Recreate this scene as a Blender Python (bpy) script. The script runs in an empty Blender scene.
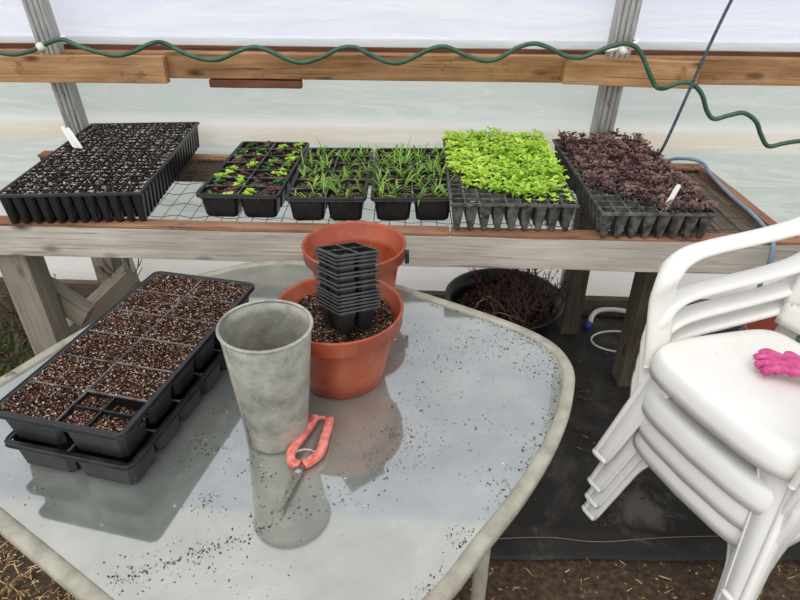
import bpy, math, random
from mathutils import Vector, Matrix, Euler, noise
R = math.radians
sc = bpy.context.scene
col = sc.collection
random.seed(7)

# ------------------------------------------------------------------ camera, world, exposure
cam = bpy.data.objects.new('camera', bpy.data.cameras.new('camera'))
col.objects.link(cam)
cam.location = (0, 0, 1.65)
cam.rotation_euler = (R(58), 0, 0)
cam.data.sensor_width = 36
cam.data.lens = 27
cam.data.clip_start = 0.01
sc.camera = cam

world = bpy.data.worlds.new('world'); sc.world = world
world.use_nodes = True
bg = world.node_tree.nodes['Background']
bg.inputs['Color'].default_value = (0.985, 0.985, 0.985, 1)
bg.inputs['Strength'].default_value = 1.0
sun = bpy.data.lights.new('sun', 'SUN'); sun.energy = 1.15; sun.angle = R(50); sun.color = (1, 0.98, 0.95)
suno = bpy.data.objects.new('sun', sun); col.objects.link(suno)
suno.rotation_euler = (R(28), R(-14), 0)

vs = sc.view_settings
vs.view_transform = 'Standard'; vs.look = 'None'; vs.gamma = 1; vs.exposure = 0.24
vs.use_curve_mapping = False

# ------------------------------------------------------------------ materials
def lin(c):
    return tuple((v/255/12.92 if v/255 <= 0.04045 else ((v/255+0.055)/1.055)**2.4) for v in c) + (1,)

def newmat(name):
    m = bpy.data.materials.new(name); m.use_nodes = True
    nt = m.node_tree
    return m, nt, nt.nodes['Principled BSDF']

def ramp(nt, src, stops, interp='LINEAR'):
    r = nt.nodes.new('ShaderNodeValToRGB')
    r.color_ramp.interpolation = interp
    e = r.color_ramp.elements
    e[0].position, e[0].color = stops[0][0], lin(stops[0][1])
    e[1].position, e[1].color = stops[-1][0], lin(stops[-1][1])
    for p, c in stops[1:-1]:
        x = e.new(p); x.color = lin(c)
    nt.links.new(src, r.inputs['Fac'])
    return r.outputs['Color']

def coords(nt, scale=(1, 1, 1), kind='Object'):
    tc = nt.nodes.new('ShaderNodeTexCoord'); mp = nt.nodes.new('ShaderNodeMapping')
    mp.inputs['Scale'].default_value = scale
    nt.links.new(tc.outputs[kind], mp.inputs['Vector'])
    return mp.outputs['Vector']

def noise_tex(nt, vec, scale, detail=4, rough=0.55, dist=0.0):
    n = nt.nodes.new('ShaderNodeTexNoise')
    n.inputs['Scale'].default_value = scale; n.inputs['Detail'].default_value = detail
    n.inputs['Roughness'].default_value = rough; n.inputs['Distortion'].default_value = dist
    nt.links.new(vec, n.inputs['Vector'])
    return n.outputs['Fac']

def mixc(nt, fac, a, b, mode='MIX'):
    m = nt.nodes.new('ShaderNodeMix'); m.data_type = 'RGBA'; m.blend_type = mode
    if isinstance(fac, float): m.inputs['Factor'].default_value = fac
    else: nt.links.new(fac, m.inputs['Factor'])
    for s, v in ((6, a), (7, b)):
        if isinstance(v, tuple): m.inputs[s].default_value = v
        else: nt.links.new(v, m.inputs[s])
    return m.outputs[2]

def bump(nt, bsdf, h, strength=0.3, dist=0.01):
    b = nt.nodes.new('ShaderNodeBump'); b.inputs['Strength'].default_value = strength
    b.inputs['Distance'].default_value = dist
    nt.links.new(h, b.inputs['Height']); nt.links.new(b.outputs['Normal'], bsdf.inputs['Normal'])

def mat_simple(name, c, rough=0.5, var=None, vscale=20, spec=0.5, metal=0.0, bmp=0.0):
    m, nt, b = newmat(name)
    b.inputs['Roughness'].default_value = rough
    b.inputs['Specular IOR Level'].default_value = spec
    b.inputs['Metallic'].default_value = metal
    if var:
        n = noise_tex(nt, coords(nt), vscale, 5)
        nt.links.new(ramp(nt, n, [(0.35, c), (0.65, var)]), b.inputs['Base Color'])
        if bmp: bump(nt, b, n, bmp, 0.002)
    else: b.inputs['Base Color'].default_value = lin(c)
    return m

def mat_wood(name, dark, mid, light, grain=30, knots=True, rough=0.8, stain=None, dirt=0.0):
    m, nt, b = newmat(name)
    v = coords(nt, (1.2, grain, grain))
    n = noise_tex(nt, v, 2.0, 8, 0.7, 0.6)
    c = ramp(nt, n, [(0.3, dark), (0.48, mid), (0.68, light)])
    v1 = coords(nt, (2.5, 6, 6)); n1 = noise_tex(nt, v1, 1.6, 4)
    c = mixc(nt, 0.55, c, ramp(nt, n1, [(0.35, mid), (0.65, light)]))
    if knots:
        vo = nt.nodes.new('ShaderNodeTexVoronoi'); vo.inputs['Scale'].default_value = 1.0
        nt.links.new(coords(nt, (4.2, 11, 11)), vo.inputs['Vector'])
        k = ramp(nt, vo.outputs['Distance'], [(0.0, (255, 255, 255)), (0.10, (200, 200, 200)), (0.2, (0, 0, 0))])
        c = mixc(nt, k, c, lin(tuple(int(x*0.62) for x in dark)))
    if stain:
        n2 = noise_tex(nt, coords(nt, (9, 10, 16)), 0.9, 9, 0.78, 0.3)
        s = ramp(nt, n2, [(0.57, (0, 0, 0)), (0.66, (200, 200, 200))])
        c = mixc(nt, s, c, lin(stain))
    nc = noise_tex(nt, coords(nt, (1.6, 70, 70)), 1.5, 3, 0.6, 0.3)
    c = mixc(nt, ramp(nt, nc, [(0.60, (0, 0, 0)), (0.68, (215, 215, 215))]), c, lin(tuple(int(x*0.7) for x in dark)))
    nt.links.new(c, b.inputs['Base Color'])
    b.inputs['Roughness'].default_value = rough
    b.inputs['Specular IOR Level'].default_value = 0.25
    bump(nt, b, n, 0.5, 0.003)
    return m

def mat_soil(name, base=1.0, scale=260, white=0.9, fine=False):
    m, nt, b = newmat(name)
    v = coords(nt)
    vo = nt.nodes.new('ShaderNodeTexVoronoi'); vo.inputs['Scale'].default_value = scale
    vo.inputs['Randomness'].default_value = 1
    nt.links.new(v, vo.inputs['Vector'])
    sp = nt.nodes.new('ShaderNodeSeparateColor'); nt.links.new(vo.outputs['Color'], sp.inputs['Color'])
    f = lambda c: tuple(min(255, int(x*base)) for x in c)
    st = [(0.0, f((20, 15, 12))), (0.40, f((48, 33, 27))), (0.62, f((80, 58, 47))), (0.82, f((122, 94, 78))), (0.92, f((156, 134, 118))), (white, (218, 212, 204))] if not fine else [(0.0, (12, 10, 9)), (0.38, (30, 24, 20)), (0.58, (66, 58, 51)), (0.70, (134, 124, 114)), (0.82, (204, 198, 190))]
    c = ramp(nt, sp.outputs[0], st, 'CONSTANT')
    n = noise_tex(nt, v, 14, 3)
    c = mixc(nt, 0.6, c, ramp(nt, n, [(0.3, (135, 120, 110)), (0.7, (255, 250, 245))]), 'MULTIPLY')
    nt.links.new(c, b.inputs['Base Color'])
    b.inputs['Roughness'].default_value = 0.95
    b.inputs['Specular IOR Level'].default_value = 0.1
    bump(nt, b, vo.outputs['Distance'], 0.7, 0.004)
    return m

def mat_leaf(name, a, b_, rough=0.45, trans=0.25):
    m, nt, b = newmat(name)
    oi = nt.nodes.new('ShaderNodeObjectInfo')
    n = noise_tex(nt, coords(nt), 60, 2)
    ad = nt.nodes.new('ShaderNodeMath'); ad.operation = 'ADD'
    nt.links.new(n, ad.inputs[0]); nt.links.new(oi.outputs['Random'], ad.inputs[1])
    hf = nt.nodes.new('ShaderNodeMath'); hf.operation = 'MULTIPLY'; hf.inputs[1].default_value = 0.5
    nt.links.new(ad.outputs[0], hf.inputs[0])
    c = ramp(nt, hf.outputs[0], [(0.2, a), (0.8, b_)])
    nt.links.new(c, b.inputs['Base Color']); b.inputs['Roughness'].default_value = rough
    b.inputs['Specular IOR Level'].default_value = 0.35
    if trans:
        t = nt.nodes.new('ShaderNodeBsdfTranslucent'); nt.links.new(c, t.inputs['Color'])
        mx = nt.nodes.new('ShaderNodeMixShader'); mx.inputs[0].default_value = trans
        out = nt.nodes['Material Output']
        nt.links.new(b.outputs[0], mx.inputs[1]); nt.links.new(t.outputs[0], mx.inputs[2])
        nt.links.new(mx.outputs[0], out.inputs['Surface'])
    return m

def mat_film(name, cols, zs, spots):
    # translucent greenhouse film: coloured in bands by height, pale fold streaks mixed in
    m, nt, b = newmat(name)
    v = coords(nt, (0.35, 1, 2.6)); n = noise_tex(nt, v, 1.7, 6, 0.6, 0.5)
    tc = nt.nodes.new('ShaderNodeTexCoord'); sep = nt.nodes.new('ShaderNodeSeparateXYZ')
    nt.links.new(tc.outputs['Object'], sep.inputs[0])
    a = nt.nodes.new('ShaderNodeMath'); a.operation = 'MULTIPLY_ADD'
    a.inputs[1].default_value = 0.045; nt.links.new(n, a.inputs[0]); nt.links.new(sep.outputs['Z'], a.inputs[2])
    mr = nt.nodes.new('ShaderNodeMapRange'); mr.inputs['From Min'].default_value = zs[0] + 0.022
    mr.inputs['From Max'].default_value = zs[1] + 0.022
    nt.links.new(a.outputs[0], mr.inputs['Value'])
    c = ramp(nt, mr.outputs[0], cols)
    n3 = noise_tex(nt, coords(nt, (0.5, 1, 4)), 3, 9, 0.7, 1.6)
    c = mixc(nt, ramp(nt, n3, [(0.48, (0, 0, 0)), (0.58, (170, 170, 170))]), c, lin((242, 244, 243)))
    if spots:
        vo = nt.nodes.new('ShaderNodeTexVoronoi'); vo.inputs['Scale'].default_value = 26
        nt.links.new(coords(nt, (1, 1, 0.7)), vo.inputs['Vector'])
        c = mixc(nt, ramp(nt, vo.outputs['Distance'], [(0.03, (200, 200, 200)), (0.09, (0, 0, 0))]), c, lin((250, 252, 252)))
    b.inputs['Roughness'].default_value = 0.35
    b.inputs['Specular IOR Level'].default_value = 0.3
    nt.links.new(c, b.inputs['Base Color'])
    bump(nt, b, n3, 0.35, 0.02)
    t = nt.nodes.new('ShaderNodeBsdfTranslucent'); nt.links.new(c, t.inputs['Color'])
    mx = nt.nodes.new('ShaderNodeMixShader'); mx.inputs[0].default_value = 0.5
    nt.links.new(b.outputs[0], mx.inputs[1]); nt.links.new(t.outputs[0], mx.inputs[2])
    nt.links.new(mx.outputs[0], nt.nodes['Material Output'].inputs['Surface'])
    return m

M = {}
M['film_low'] = mat_film('film_low', [(0.0, (254, 251, 245)), (0.22, (254, 252, 247)), (0.36, (206, 216, 209)), (0.625, (208, 218, 211)), (0.65, (228, 220, 204)), (0.69, (232, 225, 208)), (0.71, (240, 241, 238)), (0.75, (212, 222, 216)), (0.86, (222, 229, 225)), (1.0, (232, 237, 238))], (0.0, 1.28), False)  # beige and teal bands paint in the straw and grass showing through from outside
M['film_up'] = mat_film('film_up', [(0.0, (232, 236, 246)), (0.3, (218, 224, 243)), (1.0, (212, 219, 243))], (1.2, 2.6), True)
M['rail'] = mat_wood('rail', (66, 40, 24), (128, 90, 58), (182, 142, 102), 30, True, 0.75, (84, 54, 34))
M['rail_new'] = mat_wood('rail_new', (84, 54, 32), (148, 108, 72), (198, 158, 116), 30, True, 0.75, (78, 54, 36))
M['rail_dark'] = mat_wood('rail_dark', (60, 36, 26), (92, 58, 42), (126, 86, 64), 26, False, 0.8)
M['weathered'] = mat_wood('weathered', (96, 88, 80), (168, 160, 149), (206, 200, 190), 40, True, 0.9)
M['weathered_dark'] = mat_wood('weathered_dark', (44, 38, 33), (84, 74, 64), (120, 108, 94), 34, True, 0.9)
M['weathered_grey'] = mat_wood('weathered_grey', (86, 80, 70), (128, 121, 108), (158, 151, 138), 34, True, 0.9)
M['lath'] = mat_wood('lath', (70, 44, 32), (128, 88, 66), (170, 134, 108), 34, False, 0.85, (96, 58, 42))
M['black'] = mat_simple('black_plastic', (15, 16, 18), 0.36, (30, 32, 35), 35, 0.5)
M['black_dusty'] = mat_simple('black_plastic_dusty', (20, 22, 24), 0.40, (42, 44, 46), 30, 0.4)
M['divider'] = mat_simple('worn_divider', (40, 41, 43), 0.45, (112, 110, 108), 30, 0.5)
M['lip'] = mat_simple('highlight_lip', (16, 17, 19), 0.35, (50, 51, 53), 60, 0.7)  # lighter grey mixed in for the highlight lines along the pack lips
M['grey_dusty'] = mat_simple('grey_plastic_dusty', (46, 46, 44), 0.6, (104, 103, 98), 40, 0.35)
M['soil'] = mat_soil('soil', 1.15, 360, 0.975)
M['soil_fine'] = mat_soil('soil_fine', 1.0, 200, 0.8, True)
M['perlite'] = mat_simple('perlite', (222, 214, 204), 0.9)
M['crumb'] = mat_simple('crumb', (52, 40, 33), 0.95, (104, 82, 66), 300, 0.1)
def _terra():
    m, nt, b = newmat('terracotta_plastic'); v = coords(nt)
    c = ramp(nt, noise_tex(nt, v, 9, 5), [(0.35, (138, 60, 36)), (0.65, (172, 82, 50))])
    n2 = noise_tex(nt, coords(nt, (1, 1, 0.5)), 14, 8, 0.75, 1.0)
    c = mixc(nt, ramp(nt, n2, [(0.56, (0, 0, 0)), (0.70, (120, 120, 120))]), c, lin((196, 148, 120)))
    nt.links.new(c, b.inputs['Base Color']); b.inputs['Roughness'].default_value = 0.42
    return m
M['terracotta'] = _terra()
M['terracotta_plain'] = mat_simple('terracotta_plastic', (138, 60, 36), 0.45, (172, 82, 50), 9, 0.4)
M['chair'] = mat_simple('white_plastic', (226, 225, 220), 0.4, (232, 231, 227), 6, 0.5)
M['glove'] = mat_simple('pink_rubber', (176, 52, 112), 0.5, (208, 92, 146), 40, 0.4)
M['red_handle'] = mat_simple('coral_handle', (200, 92, 84), 0.5, (228, 150, 138), 60, 0.4)
M['steel'] = mat_simple('worn_steel', (118, 112, 104), 0.4, (170, 166, 160), 120, 0.5, 0.7)
M['hose'] = mat_simple('green_hose', (38, 72, 54), 0.45, (52, 92, 70), 20, 0.5)
M['hose_black'] = mat_simple('dark_green_hose', (20, 38, 32), 0.45)
M['cord'] = mat_simple('navy_cord', (38, 50, 66), 0.7, (76, 92, 108), 90)
M['bluehose'] = mat_simple('blue_hose', (132, 150, 166), 0.45, (104, 128, 152), 14)
M['whitepipe'] = mat_simple('white_pipe', (212, 208, 198), 0.5)
M['label'] = mat_simple('white_label', (244, 244, 240), 0.5)
M['wire'] = mat_simple('rusty_wire', (52, 46, 42), 0.6, (98, 88, 78), 60, 0.4, 0.4)
M['rim'] = mat_simple('cream_enamel', (138, 134, 120), 0.45, (166, 162, 148), 25, 0.45)
M['twig'] = mat_simple('dry_twig', (70, 54, 52), 0.9, (112, 90, 84), 60, 0.1)
M['twig_pale'] = mat_simple('pale_stem', (150, 130, 108), 0.9)
M['deadleaf'] = mat_simple('dead_leaf', (62, 40, 31), 0.9, (100, 68, 52), 60, 0.1)
M['straw'] = mat_simple('straw', (112, 86, 56), 0.9, (206, 178, 132), 30, 0.1)
M['redtub'] = mat_simple('dull_red_plastic', (120, 48, 38), 0.45, (150, 72, 56), 12, 0.4)
M['blue'] = mat_simple('blue_fitting', (30, 56, 150), 0.4)
M['lime'] = mat_leaf('lime_leaf', (150, 196, 52), (202, 230, 98), 0.45, 0.3)
M['lime2'] = mat_leaf('lime_seedling', (150, 196, 62), (198, 226, 96), 0.45, 0.3)
M['green'] = mat_leaf('green_leaf', (50, 92, 46), (96, 140, 70), 0.45)
M['redleaf'] = mat_leaf('dark_red_leaf', (62, 34, 40), (104, 62, 64), 0.5, 0.15)
M['blade'] = mat_leaf('blade_green', (104, 152, 58), (158, 196, 92), 0.4, 0.25)
M['purple'] = mat_leaf('purple_leaf', (74, 50, 50), (134, 104, 98), 0.5, 0.12)
M['weed'] = mat_leaf('weed_leaf', (52, 72, 34), (98, 110, 60), 0.6)

def _galv():
    m, nt, b = newmat('galvanised'); v = coords(nt)
    n = noise_tex(nt, v, 9, 8, 0.7); c = ramp(nt, n, [(0.35, (116, 114, 106)), (0.5, (154, 154, 146)), (0.65, (184, 184, 174))])
    n2 = noise_tex(nt, v, 5, 6, 0.75)
    c = mixc(nt, ramp(nt, n2, [(0.50, (0, 0, 0)), (0.68, (170, 170, 170))]), c, lin((158, 118, 92)))
    n3 = noise_tex(nt, v, 75, 3, 0.6)
    c = mixc(nt, ramp(nt, n3, [(0.64, (0, 0, 0)), (0.70, (150, 150, 150))]), c, lin((112, 92, 74)))
    nt.links.new(c, b.inputs['Base Color']); b.inputs['Roughness'].default_value = 0.5
    b.inputs['Metallic'].default_value = 0.25
    bump(nt, b, n, 0.2, 0.002)
    return m
M['galv'] = _galv()

def _post():
    m, nt, b = newmat('galvanised_tube'); n = noise_tex(nt, coords(nt, (60, 60, 1.5)), 2, 4)
    nt.links.new(ramp(nt, n, [(0.3, (132, 132, 130)), (0.7, (188, 188, 186))]), b.inputs['Base Color'])
    b.inputs['Roughness'].default_value = 0.45; b.inputs['Metallic'].default_value = 0.35
    return m
M['post'] = _post()

def _glass():
    # dusty frosted table glass: pale film of dust under a wet, mirror-like surface
    m, nt, b = newmat('dusty_glass'); v = coords(nt)
    n = noise_tex(nt, v, 4.5, 6, 0.6, 0.4)
    c = ramp(nt, n, [(0.3, (102, 107, 103)), (0.5, (122, 127, 122)), (0.7, (142, 146, 139))])
    n2 = noise_tex(nt, v, 2.2, 7, 0.7, 1.2)
    c = mixc(nt, ramp(nt, n2, [(0.52, (0, 0, 0)), (0.68, (110, 110, 110))]), c, lin((192, 188, 178)))
    n3 = noise_tex(nt, v, 130, 3, 0.7)
    c = mixc(nt, ramp(nt, n3, [(0.66, (0, 0, 0)), (0.74, (150, 150, 150))]), c, lin((110, 96, 82)))
    nt.links.new(c, b.inputs['Base Color']); b.inputs['Roughness'].default_value = 0.7
    b.inputs['Specular IOR Level'].default_value = 0.2
    g = nt.nodes.new('ShaderNodeBsdfGlossy'); g.inputs['Roughness'].default_value = 0.06
    g.inputs['Color'].default_value = (0.97, 0.97, 0.91, 1)
    mx = nt.nodes.new('ShaderNodeMixShader')
    fm = nt.nodes.new('ShaderNodeMapRange'); fm.inputs['From Min'].default_value = 0.3; fm.inputs['From Max'].default_value = 0.7
    fm.inputs['To Min'].default_value = 0.34; fm.inputs['To Max'].default_value = 0.25
    nt.links.new(noise_tex(nt, v, 3.0, 8, 0.75, 1.5), fm.inputs['Value']); nt.links.new(fm.outputs[0], mx.inputs[0])
    nt.links.new(b.outputs[0], mx.inputs[1]); nt.links.new(g.outputs[0], mx.inputs[2])
    nt.links.new(mx.outputs[0], nt.nodes['Material Output'].inputs['Surface'])
    return m
M['glass'] = _glass()

def _ground():
    m, nt, b = newmat('dirt'); v = coords(nt)
    n = noise_tex(nt, v, 3, 6, 0.7); n2 = noise_tex(nt, v, 55, 5, 0.7)
    c = ramp(nt, n2, [(0.3, (46, 36, 28)), (0.5, (84, 66, 50)), (0.68, (120, 98, 74)), (0.8, (156, 134, 104))])
    c = mixc(nt, 0.5, c, ramp(nt, n, [(0.35, (150, 140, 130)), (0.7, (255, 250, 240))]), 'MULTIPLY')
    nt.links.new(c, b.inputs['Base Color']); b.inputs['Roughness'].default_value = 0.95
    bump(nt, b, n2, 0.8, 0.02)
    return m
M['dirt'] = _ground()

def _mat():
    m, nt, b = newmat('ground_fabric'); v = coords(nt)
    n = noise_tex(nt, v, 3.2, 7, 0.7, 0.8)
    c = ramp(nt, n, [(0.35, (22, 21, 20)), (0.52, (34, 32, 30)), (0.64, (66, 62, 56)), (0.76, (124, 118, 108))])
    n2 = noise_tex(nt, coords(nt, (2, 7, 1)), 3, 5, 0.7)
    c = mixc(nt, ramp(nt, n2, [(0.60, (0, 0, 0)), (0.7, (140, 140, 140))]), c, lin((98, 66, 48)))
    nt.links.new(c, b.inputs['Base Color']); b.inputs['Roughness'].default_value = 0.75
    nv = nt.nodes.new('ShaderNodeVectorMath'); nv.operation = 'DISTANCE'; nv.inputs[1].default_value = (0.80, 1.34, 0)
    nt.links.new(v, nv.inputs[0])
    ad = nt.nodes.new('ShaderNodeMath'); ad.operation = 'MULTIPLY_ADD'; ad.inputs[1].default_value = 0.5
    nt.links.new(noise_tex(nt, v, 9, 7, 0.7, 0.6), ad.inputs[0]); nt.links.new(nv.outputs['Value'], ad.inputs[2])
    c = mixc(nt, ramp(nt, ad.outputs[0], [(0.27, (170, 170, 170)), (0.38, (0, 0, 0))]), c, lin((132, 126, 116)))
    nt.links.new(c, b.inputs['Base Color'])
    bump(nt, b, n, 0.4, 0.02)
    return m
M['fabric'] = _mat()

# ------------------------------------------------------------------ mesh helpers
class MB:
    def __init__(s): s.v = []; s.f = []
    def add(s, vs, fs):
        n = len(s.v); s.v += [tuple(v) for v in vs]; s.f += [tuple(i+n for i in f) for f in fs]
    def box(s, c, d, rot=None, bev=0.0):
        x, y, z = (k/2 for k in d)
        P = [Vector((a*x, b*y, e*z)) for a in (-1, 1) for b in (-1, 1) for e in (-1, 1)]
        if rot is not None:
            q = rot if isinstance(rot, Matrix) else Euler(rot).to_matrix(); P = [q @ p for p in P]
        c = Vector(c)
        s.add([p+c for p in P], [(0, 1, 3, 2), (4, 6, 7, 5), (0, 4, 5, 1), (2, 3, 7, 6), (0, 2, 6, 4), (1, 5, 7, 3)])
        return s
    def frustum(s, c, top, bot, z0, z1, closed_bottom=True, open_top=True):
        cx, cy = c
        a, b = top; e, g = bot
        P = [(cx-a/2, cy-b/2, z1), (cx+a/2, cy-b/2, z1), (cx+a/2, cy+b/2, z1), (cx-a/2, cy+b/2, z1),
             (cx-e/2, cy-g/2, z0), (cx+e/2, cy-g/2, z0), (cx+e/2, cy+g/2, z0), (cx-e/2, cy+g/2, z0)]
        F = [(4, 5, 1, 0), (5, 6, 2, 1), (6, 7, 3, 2), (7, 4, 0, 3)]
        if closed_bottom: F.append((7, 6, 5, 4))
        s.add(P, F); return s
    def cup(s, c, top, bot, z0, z1, r=0.008):
        # tapered cup with cut corners
        cx, cy = c; P = []
        for (w, h, z) in ((top[0], top[1], z1), (top[0]*0.97+bot[0]*0.03, top[1]*0.97+bot[1]*0.03, z1-0.008), (bot[0], bot[1], z0+0.006), (bot[0]-0.008, bot[1]-0.008, z0)):
            rr = min(r, w*0.25, h*0.25)
            for (a, b) in ((-w/2+rr, -h/2), (w/2-rr, -h/2), (w/2, -h/2+rr), (w/2, h/2-rr), (w/2-rr, h/2), (-w/2+rr, h/2), (-w/2, h/2-rr), (-w/2, -h/2+rr)):
                P.append((cx+a, cy+b, z))
        F = []
        for k in range(3):
            for i in range(8):
                j = (i+1) % 8; F.append((k*8+i, (k+1)*8+i, (k+1)*8+j, k*8+j))
        F.append(tuple(24+i for i in range(7, -1, -1)))
        s.add(P, F); return s
    def tube(s, pts, r, n=10, cap=True, flat=None, up=None, twist=0.0):
        # sweep; r number or list; flat=(a,b) scales profile; superellipse
        pts = [Vector(p) for p in pts]; m = len(pts)
        rs = r if isinstance(r, (list, tuple)) else [r]*m
        T = [(pts[min(i+1, m-1)]-pts[max(i-1, 0)]).normalized() for i in range(m)]
        u = Vector(up) if up else (Vector((0, 0, 1)) if abs(T[0].z) < 0.9 else Vector((1, 0, 0)))
        P = []; nrm = (u - T[0]*u.dot(T[0])).normalized()
        for i in range(m):
            if up: q = u - T[i]*u.dot(T[i])
            else: q = nrm - T[i]*nrm.dot(T[i])
            if q.length > 1e-5: nrm = q.normalized()
            bi = T[i].cross(nrm)
            for k in range(n):
                a = 2*math.pi*k/n
                ca, sa = math.cos(a), math.sin(a)
                if flat:
                    fa, fb = flat if not isinstance(flat, list) else flat[i]
                    ca = math.copysign(abs(ca)**0.55, ca)*fa; sa = math.copysign(abs(sa)**0.55, sa)*fb
                P.append(pts[i] + (nrm*sa + bi*ca)*rs[i])
        F = [(i*n+k, i*n+(k+1) % n, (i+1)*n+(k+1) % n, (i+1)*n+k) for i in range(m-1) for k in range(n)]
        if cap: F += [tuple(range(n-1, -1, -1)), tuple((m-1)*n+k for k in range(n))]
        s.add(P, F); return s
    def lathe(s, prof, n=48, c=(0, 0, 0)):
        P = []; m = len(prof)
        for (r, z) in prof:
            for k in range(n):
                a = 2*math.pi*k/n; P.append((c[0]+r*math.cos(a), c[1]+r*math.sin(a), c[2]+z))
        F = [(i*n+k, i*n+(k+1) % n, (i+1)*n+(k+1) % n, (i+1)*n+k) for i in range(m-1) for k in range(n)]
        s.add(P, F); return s
    def grid(s, fn, nu, nv):
        s.add([fn(i/nu, j/nv) for j in range(nv+1) for i in range(nu+1)],
              [(j*(nu+1)+i, j*(nu+1)+i+1, (j+1)*(nu+1)+i+1, (j+1)*(nu+1)+i) for j in range(nv) for i in range(nu)])
        return s
    def ribbon(s, A, B):
        n = len(A); s.add(list(A)+list(B), [(i, i+1, n+i+1, n+i) for i in range(n-1)]); return s
    def mesh(s, name, mat, smooth=False):
        me = bpy.data.meshes.new(name); me.from_pydata(s.v, [], s.f); me.update()
        if mat: me.materials.append(mat)
        if smooth: me.polygons.foreach_set('use_smooth', [True]*len(me.polygons))
        return me
    def build(s, name, mat, parent=None, smooth=False, loc=None, rot=None, solid=0.0, bevel=0.0, sub=0):
        o = bpy.data.objects.new(name, s.mesh(name, mat, smooth)); col.objects.link(o)
        if parent: o.parent = parent
        if loc: o.location = loc
        if rot: o.rotation_euler = rot
        if solid:
            m = o.modifiers.new('s', 'SOLIDIFY'); m.thickness = solid; m.offset = 0
        if bevel:
            m = o.modifiers.new('b', 'BEVEL'); m.width = bevel; m.segments = 2; m.limit_method = 'ANGLE'
        if sub:
            m = o.modifiers.new('u', 'SUBSURF'); m.levels = sub; m.render_levels = sub
        return o

def tag(o, label=None, cat=None, group=None, kind=None):
    if label: o['label'] = label
    if cat: o['category'] = cat
    if group: o['group'] = group
    if kind: o['kind'] = kind
    return o

def thing(name, label, cat, loc=(0, 0, 0), rz=0.0, group=None, rot=None):
    o = bpy.data.objects.new(name, None); col.objects.link(o)
    o.location = loc; o.rotation_euler = rot if rot else (0, 0, rz)
    o.empty_display_size = 0.05
    return tag(o, label, cat, group)

def spline(pts, k=8, closed=False):
    P = [Vector(p) for p in pts]; n = len(P); out = []
    rng = range(n) if closed else range(n-1)
    for i in rng:
        if closed: a, b, c, d = P[i-1], P[i], P[(i+1) % n], P[(i+2) % n]
        else: a, b, c, d = P[max(i-1, 0)], P[i], P[i+1], P[min(i+2, n-1)]
        for j in range(k):
            t = j/k
            out.append(0.5*((2*b)+(c-a)*t+(2*a-5*b+4*c-d)*t*t+(3*b-a-3*c+d)*t**3))
    if not closed: out.append(P[-1])
    return out

def board(name, p0, p1, w, h, mat, parent=None, roll=0.0, wob=0.002, seed=0, bev=0.003, nseg=14):
    """a sawn board from p0 to p1 (centre line), local x along it, w across, h tall"""
    p0, p1 = Vector(p0), Vector(p1); d = p1-p0; L = d.length
    x = d.normalized(); z = Vector((0, 0, 1)) if abs(x.z) < 0.8 else Vector((0, -1, 0))
    y = z.cross(x).normalized(); z = x.cross(y)
    mb = MB(); P = []; n = nseg
    for i in range(n+1):
        t = i/n
        for k, (a, b) in enumerate(((-1, -1), (1, -1), (1, 1), (-1, 1))):
            q = Vector((L*(t-0.5), a*w/2, b*h/2))
            o = noise.noise(Vector((t*L*4+seed*3.1, k*7.7, seed)))*wob
            P.append(q + Vector((0, o, noise.noise(Vector((t*L*5+9, k*3.3+seed, 4)))*wob)))
    F = [(i*4+k, i*4+(k+1) % 4, (i+1)*4+(k+1) % 4, (i+1)*4+k) for i in range(n) for k in range(4)]
    F = [f[::-1] for f in F]
    F += [(0, 1, 2, 3), (n*4+3, n*4+2, n*4+1, n*4)]
    mb.add(P, F)
    m = Matrix((x, y, z)).transposed().to_euler()
    o = mb.build(name, mat, None, bevel=bev)
    o.location = (p0+p1)/2; o.rotation_euler = m
    if roll: o.rotation_euler = (Matrix((x, y, z)).transposed() @ Matrix.Rotation(roll, 3, 'X')).to_euler()
    if parent: o.parent = parent
    return o

K = -0.06                                       # the bench and the back wall run slightly towards the camera on the right
def wallY(X, z): return 2.70 + K*X - 0.095*z

# ------------------------------------------------------------------ setting
def gfn(u, v):
    x, y = -4+8*u, -0.6+4.2*v
    return (x, y, -0.012 + 0.010*noise.noise(Vector((x*6, y*6, 0)))+0.006*noise.noise(Vector((x*24, y*24, 3))))
g = MB().grid(gfn, 260, 140).build('floor', M['dirt'], smooth=True); tag(g, kind='structure')

def film(z0, z1, x0, x1, off, nx, nz, amp, sd):
    def fn(u, v):
        x, z = x0+(x1-x0)*u, z0+(z1-z0)*v
        w = amp*noise.noise(Vector((x*1.3, z*4+0.5*x, sd)))+amp*0.5*noise.noise(Vector((x*5, z*12, sd)))
        return (x, wallY(x, z)+off+w, z)
    return MB().grid(fn, nx, nz)
wb = bpy.data.objects.new('wall_back', None); col.objects.link(wb); wb['kind'] = 'structure'
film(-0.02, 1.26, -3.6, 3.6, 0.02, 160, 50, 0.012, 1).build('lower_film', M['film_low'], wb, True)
film(1.2, 2.9, -3.6, 3.6, 0.035, 160, 50, 0.006, 8).build('upper_film', M['film_up'], wb, True)
o = board('baseboard_back', (-3.4, wallY(-3.4, 0.0)-0.13, 0.045), (3.4, wallY(3.4, 0.0)-0.13, 0.045), 0.04, 0.10, M['weathered_dark']); o['kind'] = 'structure'

# black ground cover fabric
def matf(u, v):
    x = 0.02+1.85*u; y = 1.135+1.36*v+0.012*noise.noise(Vector((x*3, 0, 5)))*(1-v)-0.06*u*v
    z = 0.008+0.006*abs(noise.noise(Vector((x*4, y*5, 2)))) + 0.008*max(0, math.sin(y*21+x*1.5))**8
    if v < 0.02: z = 0.004
    return (x, y, z)
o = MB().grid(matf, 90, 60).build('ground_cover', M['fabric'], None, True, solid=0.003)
tag(o, 'black weed barrier fabric spread on the dirt under the potting bench', 'ground cover')

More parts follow.
